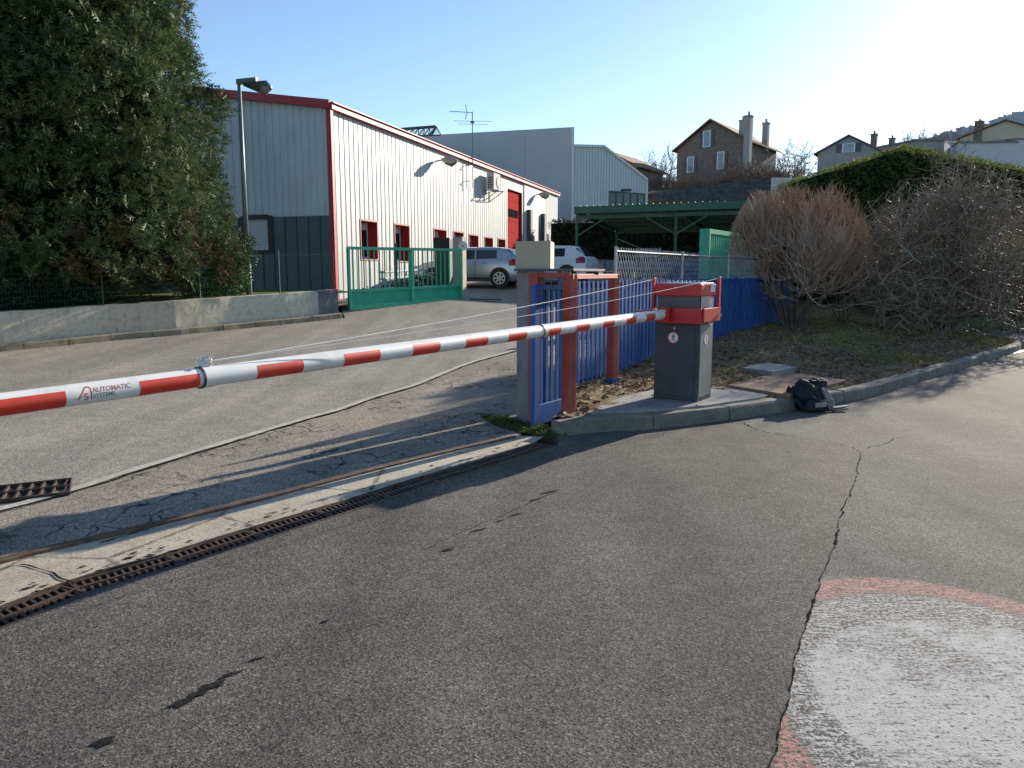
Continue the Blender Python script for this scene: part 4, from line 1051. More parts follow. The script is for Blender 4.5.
# ------------------------------------------------------------------ bare shrubs
def twig(mb, p, d, L, r, lvl, par, zlim=None):
    n = 4 if lvl < 2 else 3; pts = [p]; q = p.copy(); dd = d.copy()
    for i in range(n):
        dd = (dd+rv()*par['wob'][lvl]+Vector((0, 0, par['up'][lvl]))).normalized(); q = q+dd*L/n
        if zlim and q.z > zlim(q): break
        pts.append(q.copy())
    if len(pts) < 2: return
    mb.tube(pts, r, 5 if lvl == 0 else 3, r*par['tap'][lvl], cap=False)
    if lvl+1 < len(par['n']):
        for k in range(par['n'][lvl+1]):
            t = random.uniform(par['t0'][lvl], 1.0)*(len(pts)-1); i = min(int(t), len(pts)-2); b = pts[i].lerp(pts[i+1], t-i)
            base = (pts[i+1]-pts[i]).normalized()
            nd = (base*par['fol'][lvl]+rv()).normalized()
            twig(mb, b, nd, par['L'][lvl+1]*random.uniform(.6, 1.35), par['r'][lvl+1], lvl+1, par, zlim)
def bare_shrub(name, label, base, stems, par, mat, seed, spread, zlim=None, dirf=None, cat='shrub', group=None):
    random.seed(seed); o = thing(name, label, cat, base, group=group); B = Vector(base); st = MB(); tw = MB()
    for i in range(stems):
        a = 2*PI*i/stems+random.uniform(-.3, .3); el = random.uniform(*spread)
        d = Vector((math.cos(a)*math.cos(el), math.sin(a)*math.cos(el), math.sin(el)))
        b0 = B+Vector((math.cos(a), math.sin(a), 0))*random.uniform(.03, par.get('br', .2))
        pts = [b0]; q = b0.copy(); dd = d.copy(); L = par['L'][0]*random.uniform(.8, 1.15)
        for j in range(6):
            dd = (dd+rv()*par['wob'][0]+Vector((0, 0, par['up'][0]))).normalized(); q = q+dd*L/6
            if zlim and q.z > zlim(q)-.25: break
            pts.append(q.copy())
        st.tube(pts, par['r'][0]*random.uniform(.7, 1.2), 6, par['r'][0]*.25, cap=False)
        for k in range(par['n'][1]):
            t = random.uniform(par['t0'][0], 1.0)*(len(pts)-1); jj = min(int(t), len(pts)-2); b = pts[jj].lerp(pts[jj+1], t-jj)
            nd = ((pts[jj+1]-pts[jj]).normalized()*par['fol'][0]+rv()).normalized()
            twig(tw, b, nd, par['L'][1]*random.uniform(.6, 1.3), par['r'][1], 1, par, zlim)
    st.build('stems', M_bark if cat == 'shrub' else mat, o, recalc=False); tw.build('twigs', mat, o, recalc=False)
    return o
b1 = Gh(800, 333); b1z = .33
S1 = (6.05, 16.6, .22)
P1 = dict(L=[2.8, 1.0, .55, .34], n=[0, 10, 7, 5], r=[.032, .014, .008, .0055], wob=[.15, .16, .18, .18], up=[.08, .30, .30, .28], tap=[.4, .6, .6, .5], t0=[.35, .2, .1, .1], fol=[.8, 1.1, 1.1, 1], br=.28)
z1f = lambda q: .2+3.2*max(.03, 1-(((q.x-S1[0])**2+(q.y-S1[1])**2)/(1.72**2))**1.6)**.5+.42*mnoise.noise(Vector((q.x*2.1, q.y*2.1, 0)))
bare_shrub('bare_shrub', 'leafless reddish twiggy shrub with upright stems beside the blue fence', S1, 20, P1, M_twigred, 31, (R(58), R(84)), z1f)
S2 = (9.55, 17.2, .22)
P2 = dict(L=[2.9, 1.25, .65, .36], n=[0, 11, 7, 5], r=[.035, .014, .009, .006], wob=[.28, .35, .45, .5], up=[.03, .07, .04, .03], tap=[.4, .6, .6, .5], t0=[.25, .15, .1, .1], fol=[.5, .6, .5, .6], br=.22)
z2f = lambda q: .15+4.35*math.sqrt(max(.03, 1-((q.x-S2[0])**2+(q.y-S2[1])**2)/(2.25**2)*.93))+.5*mnoise.noise(Vector((q.x*1.7, q.y*1.7, 4)))
bare_shrub('bare_shrub', 'large round leafless grey shrub with tangled crooked twigs near the kerb', S2, 24, P2, M_twiggrey, 37, (R(42), R(84)), z2f)
P3 = dict(L=[2.3, .8, .4], n=[0, 6, 5], r=[.024, .008, .005], wob=[.15, .2, .3], up=[.08, .1, .1], tap=[.4, .6, .5], t0=[.35, .2], fol=[.8, .9], br=.15)
bare_shrub('bare_shrub', 'thin sparse leafless shrub standing between the two bigger bare ones', (8.0, 18.6, .22), 7, P3, M_twiggrey, 41, (R(66), R(85)))
# twiggy stump mass at the base of the first shrub
mb = MB()
# ------------------------------------------------------------------ warehouse
WC = D(333, 250, 24.0); WC = Vector((WC.x, 24.0)); wd = Vector((.3055, .952)).normalized(); wn = Vector((wd.y, -wd.x)); gd = Vector((-wd.y, wd.x)); gn = Vector((-wd.x, -wd.y))
def wt(px_, py_=240):
    u = (px_-512)/F; v = (384-py_)/F; k = u/(math.cos(PT)+v*math.sin(PT))
    return (WC.x-k*WC.y)/(k*wd.y-wd.x)
def wz(py_, t): return D(500, py_, WC.y+wd.y*t).z
def W3(t, z, o=0): p = WC+wd*t+wn*o; return Vector((p.x, p.y, z))
def G3(t, z, o=0): p = WC+gd*t+gn*o; return Vector((p.x, p.y, z))
def corr(mb, P3, L, zb, zt, ops, pitch, rib, depth, t0=0):
    ts = []; k = 0
    while t0+k*pitch < L:
        a = t0+k*pitch; ts += [(a, 0), (a+pitch-rib, 0), (a+pitch-rib*.75, -depth), (a+pitch-rib*.25, -depth)]; k += 1
    ts = [x for x in ts if x[0] <= L]+[(L, 0)]
    def off(t):
        for (a, oa), (b, ob) in zip(ts, ts[1:]):
            if a <= t <= b: return oa+(ob-oa)*((t-a)/(b-a) if b > a else 0)
        return 0
    br = sorted(set([x[0] for x in ts]+[o[0] for o in ops]+[o[1] for o in ops]))
    br = [b for b in br if t0 <= b <= L]
    for a, b in zip(br, br[1:]):
        if b-a < 1e-4: continue
        m = (a+b)/2; iv = [(zb(a), zt(a), zb(b), zt(b))]
        cut = sorted([o for o in ops if o[0] <= m <= o[1]], key=lambda o: o[2]); lo_a, lo_b = zb(a), zb(b); out = []
        for o in cut: out.append((lo_a, o[2], lo_b, o[2])); lo_a = lo_b = o[3]
        out.append((lo_a, zt(a), lo_b, zt(b)))
        oa, ob = off(a+1e-6), off(b-1e-6)
        for (l0, u0, l1, u1) in out:
            if u0-l0 < 1e-3 and u1-l1 < 1e-3: continue
            mb.add([P3(a, l0, oa), P3(b, l1, ob), P3(b, u1, ob), P3(a, u0, oa)], [(0, 1, 2, 3)])
wh = thing('white_warehouse', 'long white ribbed metal warehouse with red roof trim and small red framed windows', 'building', (WC.x, WC.y, .6))
tend = wt(557, 240); ztop = D(333, 107, WC.y).z
tsec = wt(523.5)
wins = []
for (a, b, c, d, ty) in [(361,377,221.5,259,'w'),(395,409,225.5,261,'w'),(434,446,230,262,'w'),(453.5,463,232.5,262,'w'),(469,478,235.5,263,'w'),(484.5,492.5,238,263,'w'),(498,505,239.5,263,'w'),(507.5,522,191,278,'d')]:
    ta_, tb_ = wt(a), wt(b); tm = (ta_+tb_)/2; wins.append((ta_, tb_, wz(d, tm), wz(c, tm), ty))
ops = [(w[0], w[1], w[2] if w[4] == 'w' else 1.0, w[3]) for w in wins]
mb = MB(); corr(mb, W3, tsec, lambda t: .3, lambda t: ztop-.02, ops, .30, .075, .035); mb.build('long_wall', M_clad, wh, recalc=False)
mb = MB()
tq = wt(543.5)
mb.add([W3(tsec, .3, .05), W3(tq, .3, .05), W3(tq, ztop-.05, .05), W3(tsec, ztop-.05, .05), W3(tsec, .3, -.2), W3(tsec, ztop-.05, -.2)], [(0, 1, 2, 3), (4, 0, 3, 5)])
mb.build('smooth_panel', M_clad, wh, recalc=False)
mb = MB(); corr(mb, lambda t, z, o=0: W3(t, z, o+.03), tend, lambda t: .3, lambda t: ztop-.05, [], .6, .03, .015, t0=tq); mb.build('corner_panel', M_palewall, wh, recalc=False)
for w in wins:
    a, b, z0, z1, ty = w
    if ty == 'w':
        fr = MB(); e = .055
        for aa, bb, c0, c1 in ((a-e, a, z0-e, z1+e), (b, b+e, z0-e, z1+e)): fr.add([W3(aa, c0, .02), W3(bb, c0, .02), W3(bb, c1, .02), W3(aa, c1, .02)], [(0, 1, 2, 3)])
        fr.add([W3(a, z1, .02), W3(b, z1, .02), W3(b, z1+e, .02), W3(a, z1+e, .02)], [(0, 1, 2, 3)]); fr.add([W3(a, z0-e, .02), W3(b, z0-e, .02), W3(b, z0, .02), W3(a, z0, .02)], [(0, 1, 2, 3)])
        dp = -.42
        fr.add([W3(a, z0, .02), W3(a, z1, .02), W3(a, z1, dp), W3(a, z0, dp)], [(0, 1, 2, 3)]); fr.add([W3(b, z0, .02), W3(b, z1, .02), W3(b, z1, dp), W3(b, z0, dp)], [(0, 1, 2, 3)])
        fr.add([W3(a, z0, .02), W3(b, z0, .02), W3(b, z0, dp), W3(a, z0, dp)], [(0, 1, 2, 3)]); fr.add([W3(a, z1, .02), W3(b, z1, .02), W3(b, z1, dp), W3(a, z1, dp)], [(0, 1, 2, 3)])
        f_o = fr.build('window', M_redwin, wh, recalc=False)
        pn_ = MB(); pn_.add([W3(a, z0, dp+.05), W3(b, z0, dp+.05), W3(b, z1, dp+.05), W3(a, z1, dp+.05)], [(0, 1, 2, 3)]); pn_.build('pane', M_glassd, f_o, recalc=False)
        sf = MB()
        for aa, bb, c0, c1 in ((a+.0, a+.1, z0, z1), (b-.12, b-.03, z0, z1), (a+.1, b-.12, z1-.26, z1-.02), ((a+b)/2-.04, (a+b)/2+.04, z0, z1-.26), (a+.1, b-.12, z0, z0+.08)):
            sf.add([W3(aa, c0, dp+.09), W3(bb, c0, dp+.09), W3(bb, c1, dp+.09), W3(aa, c1, dp+.09)], [(0, 1, 2, 3)])
        sf.build('sash', M_shut, f_o, recalc=False)
    else:
        fr = MB(); dp = -.22
        fr.add([W3(a, 1, .0), W3(a, z1, .0), W3(a, z1, dp), W3(a, 1, dp)], [(0, 1, 2, 3)]); fr.add([W3(b, 1, .0), W3(b, z1, .0), W3(b, z1, dp), W3(b, 1, dp)], [(0, 1, 2, 3)]); fr.add([W3(a, z1, .0), W3(b, z1, .0), W3(b, z1, dp), W3(a, z1, dp)], [(0, 1, 2, 3)])
        fo_ = fr.build('loading_door', M_redwin, wh, recalc=False)
        dd = MB()
        nsl = 9
        for k in range(nsl):
            za, zb_ = 1+(z1-1)*k/nsl, 1+(z1-1)*(k+1)/nsl-.02; dd.add([W3(a, za, dp+.1), W3(b, za, dp+.1), W3(b, zb_, dp+.1), W3(a, zb_, dp+.1), W3(b, zb_+.02, dp+.07), W3(a, zb_+.02, dp+.07)], [(0, 1, 2, 3), (3, 2, 4, 5)])
        dd.build('door_leaf', paint('door_red', (.38, .022, .018), .9, .1, 2, spec=.03), fo_, recalc=False)
        for k in range(3):
            t0_ = a+(b-a)*(.30+.22*k); zz = 1+(z1-1)*.76; gm_ = MB(); gm_.box((0,0,0), (1,1,1), M=Matrix.Translation(W3(t0_, zz, dp+.115)) @ Matrix(((wd.x*.45, wn.x*.02, 0, 0), (wd.y*.45, wn.y*.02, 0, 0), (0, 0, .4, 0), (0, 0, 0, 1))) if True else None); gm_.build('door_window', M_glassd, fo_)
for pxx in (527, 541):
    t = wt(pxx); z1 = wz(210, t) if pxx == 527 else wz(214, t)
    mb = MB(); mb.prism([tuple(W3(t-.2, 0, .05)[:2]), tuple(W3(t+.2, 0, .05)[:2]), tuple(W3(t+.2, 0, .28)[:2]), tuple(W3(t-.2, 0, .28)[:2])], .5, z1); mb.build('dock_buttress', M_capslab, wh)
t = wt(546.5); mb = MB(); mb.add([W3(t-.3, wz(243, t), .07), W3(t+.3, wz(243, t), .07), W3(t+.3, wz(234, t), .07), W3(t-.3, wz(234, t), .07)], [(0, 1, 2, 3)]); mb.build('wall_sign', M_glassb, wh, recalc=False)
# gable
bandz = D(333, 215.5, WC.y).z; GL_ = 20
gz = lambda s: ztop+.02+.150*min(s, GL_-s)
so0, so1 = None, None
def gt(px_, py_):
    u = (px_-512)/F; v = (384-py_)/F; k = u/(math.cos(PT)+v*math.sin(PT)); return (WC.x-k*WC.y)/(k*gd.y-gd.x)
ws0, ws1 = gt(269, 230), gt(246, 230); wz0, wz1 = D(258, 250, WC.y+gd.y*ws0).z, D(258, 219, WC.y+gd.y*ws0).z
mb = MB(); corr(mb, G3, GL_, lambda s: bandz, gz, [], .25, .05, .02); mb.build('gable_wall', M_cladg, wh, recalc=False)
mb = MB(); corr(mb, lambda s, z, o=0: G3(s, z, o+.04), GL_, lambda s: .6, lambda s: bandz, [(ws0-.08, ws1+.08, wz0-.05, bandz-.02)], .42, .06, .035); mb.build('dark_band', M_band, wh, recalc=False)
mb = MB(); mb.beam(G3((ws0+ws1)/2, (wz0+wz1)/2, -.05)+Vector(( -.0, 0, -(wz1-wz0)/2)), G3((ws0+ws1)/2, (wz0+wz1)/2, -.05)+Vector((0, 0, (wz1-wz0)/2)), 1, 1) if False else None
fm = MB()
for (a, b, c0, c1) in ((ws0-.16, ws0, wz0-.1, wz1+.1), (ws1, ws1+.16, wz0-.1, wz1+.1), (ws0, ws1, wz1, wz1+.14), (ws0, ws1, wz0-.1, wz0)):
    fm.add([G3(a, c0, .07), G3(b, c0, .07), G3(b, c1, .07), G3(a, c1, .07), G3(a, c0, -.15), G3(b, c0, -.15), G3(b, c1, -.15), G3(a, c1, -.15)], [(0,1,2,3),(0,4,5,1),(1,5,6,2),(2,6,7,3),(3,7,4,0)])
fo_ = fm.build('shuttered_window', M_black, wh, recalc=False)
sm = MB(); nsl = 14
for k in range(nsl):
    za, zb_ = wz0+(wz1-wz0)*k/nsl, wz0+(wz1-wz0)*(k+1)/nsl; sm.add([G3(ws0, za, .0), G3(ws1, za, .0), G3(ws1, zb_, -.012), G3(ws0, zb_, -.012)], [(0, 1, 2, 3)])
sm.build('shutter', M_shut, fo_, recalc=False)
# trims and roof
mb = MB(); mb.beam(W3(0.0, .4, .03), W3(0, ztop, .03), .16, .14, (wd.x, wd.y, 0)); mb.build('corner_trim', M_trim, wh)
mb = MB(); mb.beam(W3(-.06, ztop+.02, .08), W3(tend+.1, ztop+.02, .08), .16, .17); mb.beam(W3(-.06, ztop+.115, .10), W3(tend+.1, ztop+.115, .10), .24, .03); mb.build('eaves_trim', M_trim, wh)
mb = MB(); mb.beam(G3(-.1, gz(0)+.04, .08), G3(GL_/2, gz(GL_/2)+.04, .08), .16, .24); mb.beam(G3(GL_/2, gz(GL_/2)+.04, .08), G3(GL_+.1, gz(GL_)+.04, .08), .16, .24); mb.build('gable_trim', M_trim, wh)
def WG(t, s, z): p = WC+wd*t+gd*s; return Vector((p.x, p.y, z))
mb = MB(); mb.add([WG(.05, .05, ztop), WG(tend, .05, ztop), WG(tend, 10, ztop+1.5), WG(.05, 10, ztop+1.5), WG(tend, 20, ztop), WG(.05, 20, ztop)], [(0, 1, 2, 3), (3, 2, 4, 5)]); mb.build('roof', M_roofmetal, wh, recalc=False)
mb = MB(); mb.add([WG(tend, 0, .3), WG(tend, 20, .3), WG(tend, 20, ztop), WG(tend, 10, ztop+1.5), WG(tend, 0, ztop)], [(0, 1, 2, 3, 4)]); mb.build('rear_wall', M_palewall, wh, recalc=False)
def wall_lamp(px0, px1, py_, label):
    t = wt(px0, py_); z = wz(py_, t); L = 0.0
    for k in range(200):
        L = .02*k
        if project(W3(t, z, L))[0] > px1: break
    o = thing('wall_lamp', label, 'lamp', W3(t, z))
    mb = MB(); mb.tube([W3(t, z, 0), W3(t, z+.05, L*.35)], .03, 8); mb.build('arm', M_lampgrey, o)
    mb = MB(); mb.tube([W3(t, z+.04, L*.22), W3(t, z+.02, L*.4), W3(t, z-.03, L*.75), W3(t, z-.03, L)], [.05, .12, .17, .06], 12); mb.build('lamp_head', M_cream, o, True)
    mb = MB(); mb.tube([W3(t, z-.08, L*.4), W3(t, z-.14, L*.72), W3(t, z-.09, L*.95)], [.06, .12, .04], 10); mb.build('lamp_lens', M_lampdark, o, True)
wall_lamp(437, 457, 161, 'shaded floodlight sticking out high on the white ribbed warehouse wall')
wall_lamp(535.5, 549, 195, 'small floodlight at the far end of the warehouse wall beyond the red door')
# air conditioner
t = wt(484, 182); zc = wz(182, t)
ac = thing('air_conditioner', 'white air conditioning unit on a bracket high on the warehouse wall', 'air conditioner', W3(t, zc-.4))
def ob(mb, t0, t1, z0, z1, o0, o1):
    mb.prism([tuple(W3(t0, 0, o0)[:2]), tuple(W3(t1, 0, o0)[:2]), tuple(W3(t1, 0, o1)[:2]), tuple(W3(t0, 0, o1)[:2])], z0, z1)
zu, zd = wz(173, t), wz(190, t)
mb = MB(); ob(mb, t-.1, t+.85, zd, zu, .18, .52); mb.build('casing', M_palewall, ac, bevel=.01)
mb = MB(); cc = W3(t+.55, (zu+zd)/2, .53); mb.tube([cc, cc+Vector((wn.x*.015, wn.y*.015, 0))], .26, 18); mb.build('fan_grille', M_lampdark, ac)
mb = MB()
for k in range(5): ob(mb, t-.105, t-.1, zd+.08+k*.11, zd+.14+k*.11, .22, .48)
mb.build('side_louvres', M_lampdark, ac)
mb = MB()
for tt in (t, t+.7): mb.beam(W3(tt, zd-.02, 0), W3(tt, zd-.02, .75), .04, .04); mb.beam(W3(tt, zd-.5, 0), W3(tt, zd-.04, .7), .035, .035); mb.beam(W3(tt, zd-.5, .02), W3(tt, zd, .02), .035, .035)
mb.build('bracket', M_lampgrey, ac)
# antenna on the warehouse
t = wt(467.5, 180); an = thing('tv_antenna', 'thin television antenna mast on the warehouse eaves', 'antenna', W3(t, wz(188, t), .2))
zz = lambda py_: wz(py_, t)
mb = MB(); mb.tube([W3(t, zz(188), .25), W3(t, zz(112), .25)], .022, 6); mb.build('mast', M_lampgrey, an)
mb = MB()
for py_ in (167, 182): mb.tube([W3(t-.35, zz(py_), .0), W3(t-.35, zz(py_), .25), W3(t, zz(py_), .25)], .018, 5)
mb.tube([W3(t-.35, zz(190), .1), W3(t-.35, zz(160), .1)], .012, 5); mb.build('bracket', M_lampgrey, an)
mb = MB(); c = W3(t, zz(113), .25); r_ = Vector((1, .1, 0))
mb.tube([c+Vector((0, 0, .0)), c-r_*1.0+Vector((0, 0, .04))], .014, 5)
for k in range(9):
    q = c-r_*(.25+.09*k); mb.tube([q+Vector((0, -.10, 0)), q+Vector((0, .10, 0))], .006, 4); mb.tube([q+Vector((0, 0, -.05)), q+Vector((0, 0, .06))], .006, 4)
mb.tube([c-r_*.22, c-r_*.27+Vector((-.03, 0, .32))], .022, 4); mb.tube([c-r_*.22, c-r_*.28+Vector((-.03, 0, -.28))], .022, 4)
mb.build('yagi', M_lampgrey, an)
mb = MB()
for py_, l0, l1 in ((121.5, .80, .88), (124.5, .62, .70)):
    c = W3(t, zz(py_), .25); mb.tube([c-r_*l0, c+r_*l1], .010, 4)
mb.tube([W3(t, zz(122.5), .22)+Vector((-.06, 0, 0)), W3(t, zz(122.5), .22)+Vector((.12, 0, 0))], .05, 5); mb.build('dipole', M_lampgrey, an)
# ------------------------------------------------------------------ second building
B0 = D(572, 180, 55.0); B0 = Vector((B0.x, B0.y)); bd = Vector((.819, .574)); bg = Vector((-.955, .297))
def zat(px_, py_, y): return D(px_, py_, y).z
b2 = thing('grey_industrial_hall', 'large plain grey hall with white ribbed side and green glazed strip behind the warehouse', 'building', (B0.x, B0.y, 3.5))
zA = zat(572, 127, 55); LG = 34
mb = MB()
pw = 3.4
for k in range(10):
    a = B0+bg*k*pw; b = B0+bg*((k+1)*pw-.015)
    ztk = zA-.0*k
    mb.prism([tuple(a), tuple(b), (b.x+.1, b.y+.3), (a.x+.1, a.y+.3)], 1.5, ztk+.004*k)
mb.build('grey_facade', M_panel, b2)
c = B0+bd*.02
def BW(t, z, o=0): p = B0+bd*t+Vector((bd.y, -bd.x))*o; return Vector((p.x, p.y, z))
zw0 = zat(574, 146, 55); t1 = 2.84; zw1 = zat(605, 146.5, 56.6); t2 = 7.2; zw2 = zat(648, 180, 59.1)
zpro = lambda t: zw0+(zw1-zw0)*t/t1 if t < t1 else zw1+(zw2-zw1)*(t-t1)/(t2-t1)
def bt(px_, py_):
    u = (px_-512)/F; v = (384-py_)/F; k = u/(math.cos(PT)+v*math.sin(PT)); return (k*B0.y-B0.x)/(bd.x-k*bd.y)
o0, o1 = bt(609, 198), bt(645, 200); oz0, oz1 = zat(625, 209, 58), zat(625, 192.5, 58)
mb = MB(); corr(mb, BW, t2, lambda t: 2.5, zpro, [(o0, o1, oz0, oz1)], .27, .09, .05); mb.build('ribbed_wall', M_metalw, b2, recalc=False)
mb = MB()
mb.add([BW(o0, oz0, -.05), BW(o1, oz0, -.05), BW(o1, oz1, -.05), BW(o0, oz1, -.05)], [(0, 1, 2, 3)]); gs = mb.build('glazed_strip', paint('green_glazing', (.07, .15, .13), .25, .2, 2), b2, recalc=False)
mb = MB()
for k in range(6): tt = o0+(o1-o0)*k/5; mb.beam(BW(tt, oz0, -.03), BW(tt, oz1, -.03), .05, .05, (bd.x, bd.y, 0))
mb.beam(BW(o0, oz1, -.02), BW(o1, oz1, -.02), .06, .06); mb.beam(BW(o0, oz0, -.02), BW(o1, oz0, -.02), .06, .06); mb.build('glazing_bar', M_capslab, gs)
mb = MB(); mb.beam(BW(-.0, zw0+.03, .04), BW(t1, zw1+.03, .04), .14, .16); mb.beam(BW(t1, zw1+.03, .04), BW(t2, zw2+.03, .04), .14, .16); mb.beam(BW(.0, 2.5, .06), BW(0, zA, .06), .10, .14, (bd.x, bd.y, 0)); mb.beam(BW(t2, 2.5, .04), BW(t2, zw2, .04), .1, .12, (bd.x, bd.y, 0)); mb.build('edge_trim', M_white, b2)
bk3 = Vector((-bd.y, bd.x))*30
mb = MB()
pts = [BW(0, zw0, -.1), BW(t1, zw1, -.1), BW(t2, zw2, -.1)]; bkk = Vector((bk3.x, bk3.y, 0))
mb.add(pts+[p+bkk for p in pts], [(0, 1, 4, 3), (1, 2, 5, 4)]); mb.add([BW(t2, 2.5, -.05), BW(t2, zw2, -.05), BW(t2, zw2, -.05)+bkk, BW(t2, 2.5, -.05)+bkk], [(0, 1, 2, 3)]); mb.build('hall_roof', M_roofmetal, b2, recalc=False)
c = D(625, 191, 57.6); mb = MB(); mb.tube([c, c+Vector((0, -.5, .05))], .05, 6); mb.box(c+Vector((0, -.6, .0)), (.7, .5, .14)); mb.build('floodlight', M_lampdark, b2)
c = BW(.4, 4.6, .3); mb = MB(); mb.box(c+Vector((.9, .3, -.9)), (2.2, .6, .5), R(35)); mb.build('low_awning', M_cream, b2)
# roof truss glazing behind the warehouse
M_pane, N, L, B = newmat('clear_pane'); B.inputs['Base Color'].default_value = (.25, .32, .38, 1); B.inputs['Alpha'].default_value = .35; B.inputs['Roughness'].default_value = .15
tr = thing('rooftop_truss', 'dark steel lattice rooflight frame standing up behind the warehouse roof', 'truss', D(415, 140, 54))
mb = MB(); ty_ = 53.5
A, B_ = D(385, 130.5, ty_), D(436, 126.5, ty_); A2, B2 = D(385, 137.5, ty_), D(431, 135.5, ty_)
mb.tube([A, B_], .10, 5); mb.tube([A2, B2], .07, 5); mb.tube([B_, B2], .09, 5); n = 9
for k in range(n):
    p = A.lerp(B_, k/n); q = A2.lerp(B2, (k+.5)/n); r2 = A.lerp(B_, (k+1)/n); mb.tube([p, q], .04, 4); mb.tube([q, r2], .04, 4)
mb.tube([B_, D(441, 135, ty_)], .05, 5); mb.tube([B2, D(441, 135, ty_)], .05, 5)
mb.build('lattice', M_lampdark, tr)
A3, B3 = A+Vector((0, 2.2, -.1)), B_+Vector((0, 2.2, -.1)); mb = MB(); mb.add([A, B_, B3, A3, A2+Vector((0, 2.0, 0)), B2+Vector((0, 2, 0))], [(0, 1, 2, 3)]); mb.build('rooflight_pane', M_pane, tr, recalc=False)
mb = MB(); mb.prism([tuple(D(380, 137, 53)[:2]), tuple(D(436, 136, 53)[:2]), tuple(D(436, 136, 57)[:2]), tuple(D(380, 137, 57)[:2])], 3, D(400, 138.5, 53).z); mb.build('upstand', M_panel, tr)
# ------------------------------------------------------------------ carport
ca0 = D(577, 208, 34.0); cz = ca0.z; cb0 = D(742, 202, 31.2); cdir = (Vector((cb0.x, cb0.y))-Vector((ca0.x, ca0.y))).normalized(); clen = 8.6
cn = Vector((-cdir.y, cdir.x)); cr = Vector((D(597, 229, 40).x, 40.0))
cdep = (cr-Vector((ca0.x, ca0.y))).dot(cn); zr = D(597, 229, 40).z
def CP(t, s, z): p = Vector((ca0.x, ca0.y))+cdir*t+cn*s; return Vector((p.x, p.y, z))
cpt = thing('carport_canopy', 'dark green steel lean-to canopy on thin posts in the yard', 'canopy', CP(0, 0, 1.3))
mb = MB(); n = 30
for k in range(n):
    t0_, t1_, t2_ = clen*k/n, clen*(k+.6)/n, clen*(k+1)/n
    mb.add([CP(t0_, -.3, cz), CP(t1_, -.3, cz), CP(t1_, cdep+.2, zr), CP(t0_, cdep+.2, zr)], [(0, 1, 2, 3)]); mb.add([CP(t1_, -.3, cz), CP((t1_+t2_)/2, -.3, cz+.07), CP((t1_+t2_)/2, cdep+.2, zr+.07), CP(t1_, cdep+.2, zr)], [(0, 1, 2, 3)]); mb.add([CP((t1_+t2_)/2, -.3, cz+.07), CP(t2_, -.3, cz), CP(t2_, cdep+.2, zr), CP((t1_+t2_)/2, cdep+.2, zr+.07)], [(0, 1, 2, 3)])
mb.build('roof_sheet', M_greend, cpt, recalc=False)
mb = MB(); mb.beam(CP(0, -.32, cz-.12), CP(clen, -.32, cz-.12), .05, .3); mb.beam(CP(0, 0, cz-.4), CP(clen, 0, cz-.4), .14, .16); mb.build('front_beam', M_greend, cpt)
mb = MB(); mb.beam(CP(0, cdep, zr-.15), CP(clen, cdep, zr-.15), .12, .2); mb.build('rear_beam', M_greend, cpt)
for tt in (0, 4.3, 8.4):
    mb = MB(); mb.beam(CP(tt, -.2, cz-.16), CP(tt, cdep, zr-.12), .1, .2); mb.build('rafter', M_greend, cpt)
    mb = MB(); mb.beam(CP(tt, 0, .9), CP(tt, 0, cz-.3), .1, .1, (1, 0, 0)); mb.build('post', M_greend, cpt)
    mb = MB(); mb.beam(CP(tt, cdep, .9), CP(tt, cdep, zr-.2), .1, .1, (1, 0, 0)); mb.build('post', M_greend, cpt)
    mb = MB()
    for sg in (-1, 1):
        if 0 <= tt+sg*1.3 <= clen: mb.beam(CP(tt, 0, cz-1.2), CP(tt+sg*1.3, 0, cz-.45), .05, .05)
    if mb.v: mb.build('brace', M_greend, cpt)
mb = MB()
for a, b in ((0, 4.3), (4.3, 8.4)): mb.beam(CP(a, cdep, zr-.5), CP(b, cdep, 1.5), .04, .04)
mb.build('cross_brace', M_greend, cpt)
for k in range(5):
    mb = MB(); s_k = cdep*(k+.5)/5; zk = cz+(zr-cz)*(k+.5)/5; mb.beam(CP(.05, s_k, zk-.1), CP(clen, s_k, zk-.1), .06, .1); mb.build('purlin', M_greend, cpt)
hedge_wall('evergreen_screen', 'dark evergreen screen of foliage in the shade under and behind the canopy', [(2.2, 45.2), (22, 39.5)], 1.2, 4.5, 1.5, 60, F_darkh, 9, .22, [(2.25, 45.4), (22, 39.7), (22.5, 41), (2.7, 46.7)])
# far green barred leaf
ha, hb = D(707, 231, 20.0), D(742, 238, 22.6); hdv = (Vector((hb.x, hb.y))-Vector((ha.x, ha.y))); hdv.normalize()
fg = thing('tall_green_gate', 'tall green barred gate leaf standing behind the chain link fence', 'gate', (ha.x, ha.y, .4))
def HP(t, z): return (ha.x+hdv.x*t, ha.y+hdv.y*t, z)
hzt = ha.z; HL = 5.0
mb = MB(); mb.beam(HP(-.12, .2), HP(-.12, hzt+.05), .26, .10, (hdv.x, hdv.y, 0)); mb.build('stile', M_green, fg)
mb = MB(); mb.beam(HP(0, hzt), HP(HL, hzt), .1, .12); mb.build('top_rail', M_green, fg)
mb = MB(); mb.beam(HP(0, .6), HP(HL, .6), .06, .1); mb.build('bottom_rail', M_green, fg)
for k in range(1, 28):
    mb = MB(); t = HL*k/28; mb.beam(HP(t, .5), HP(t, hzt), .05 if k % 9 else .09, .03, (hdv.x, hdv.y, 0)); mb.build('bar', M_green, fg)
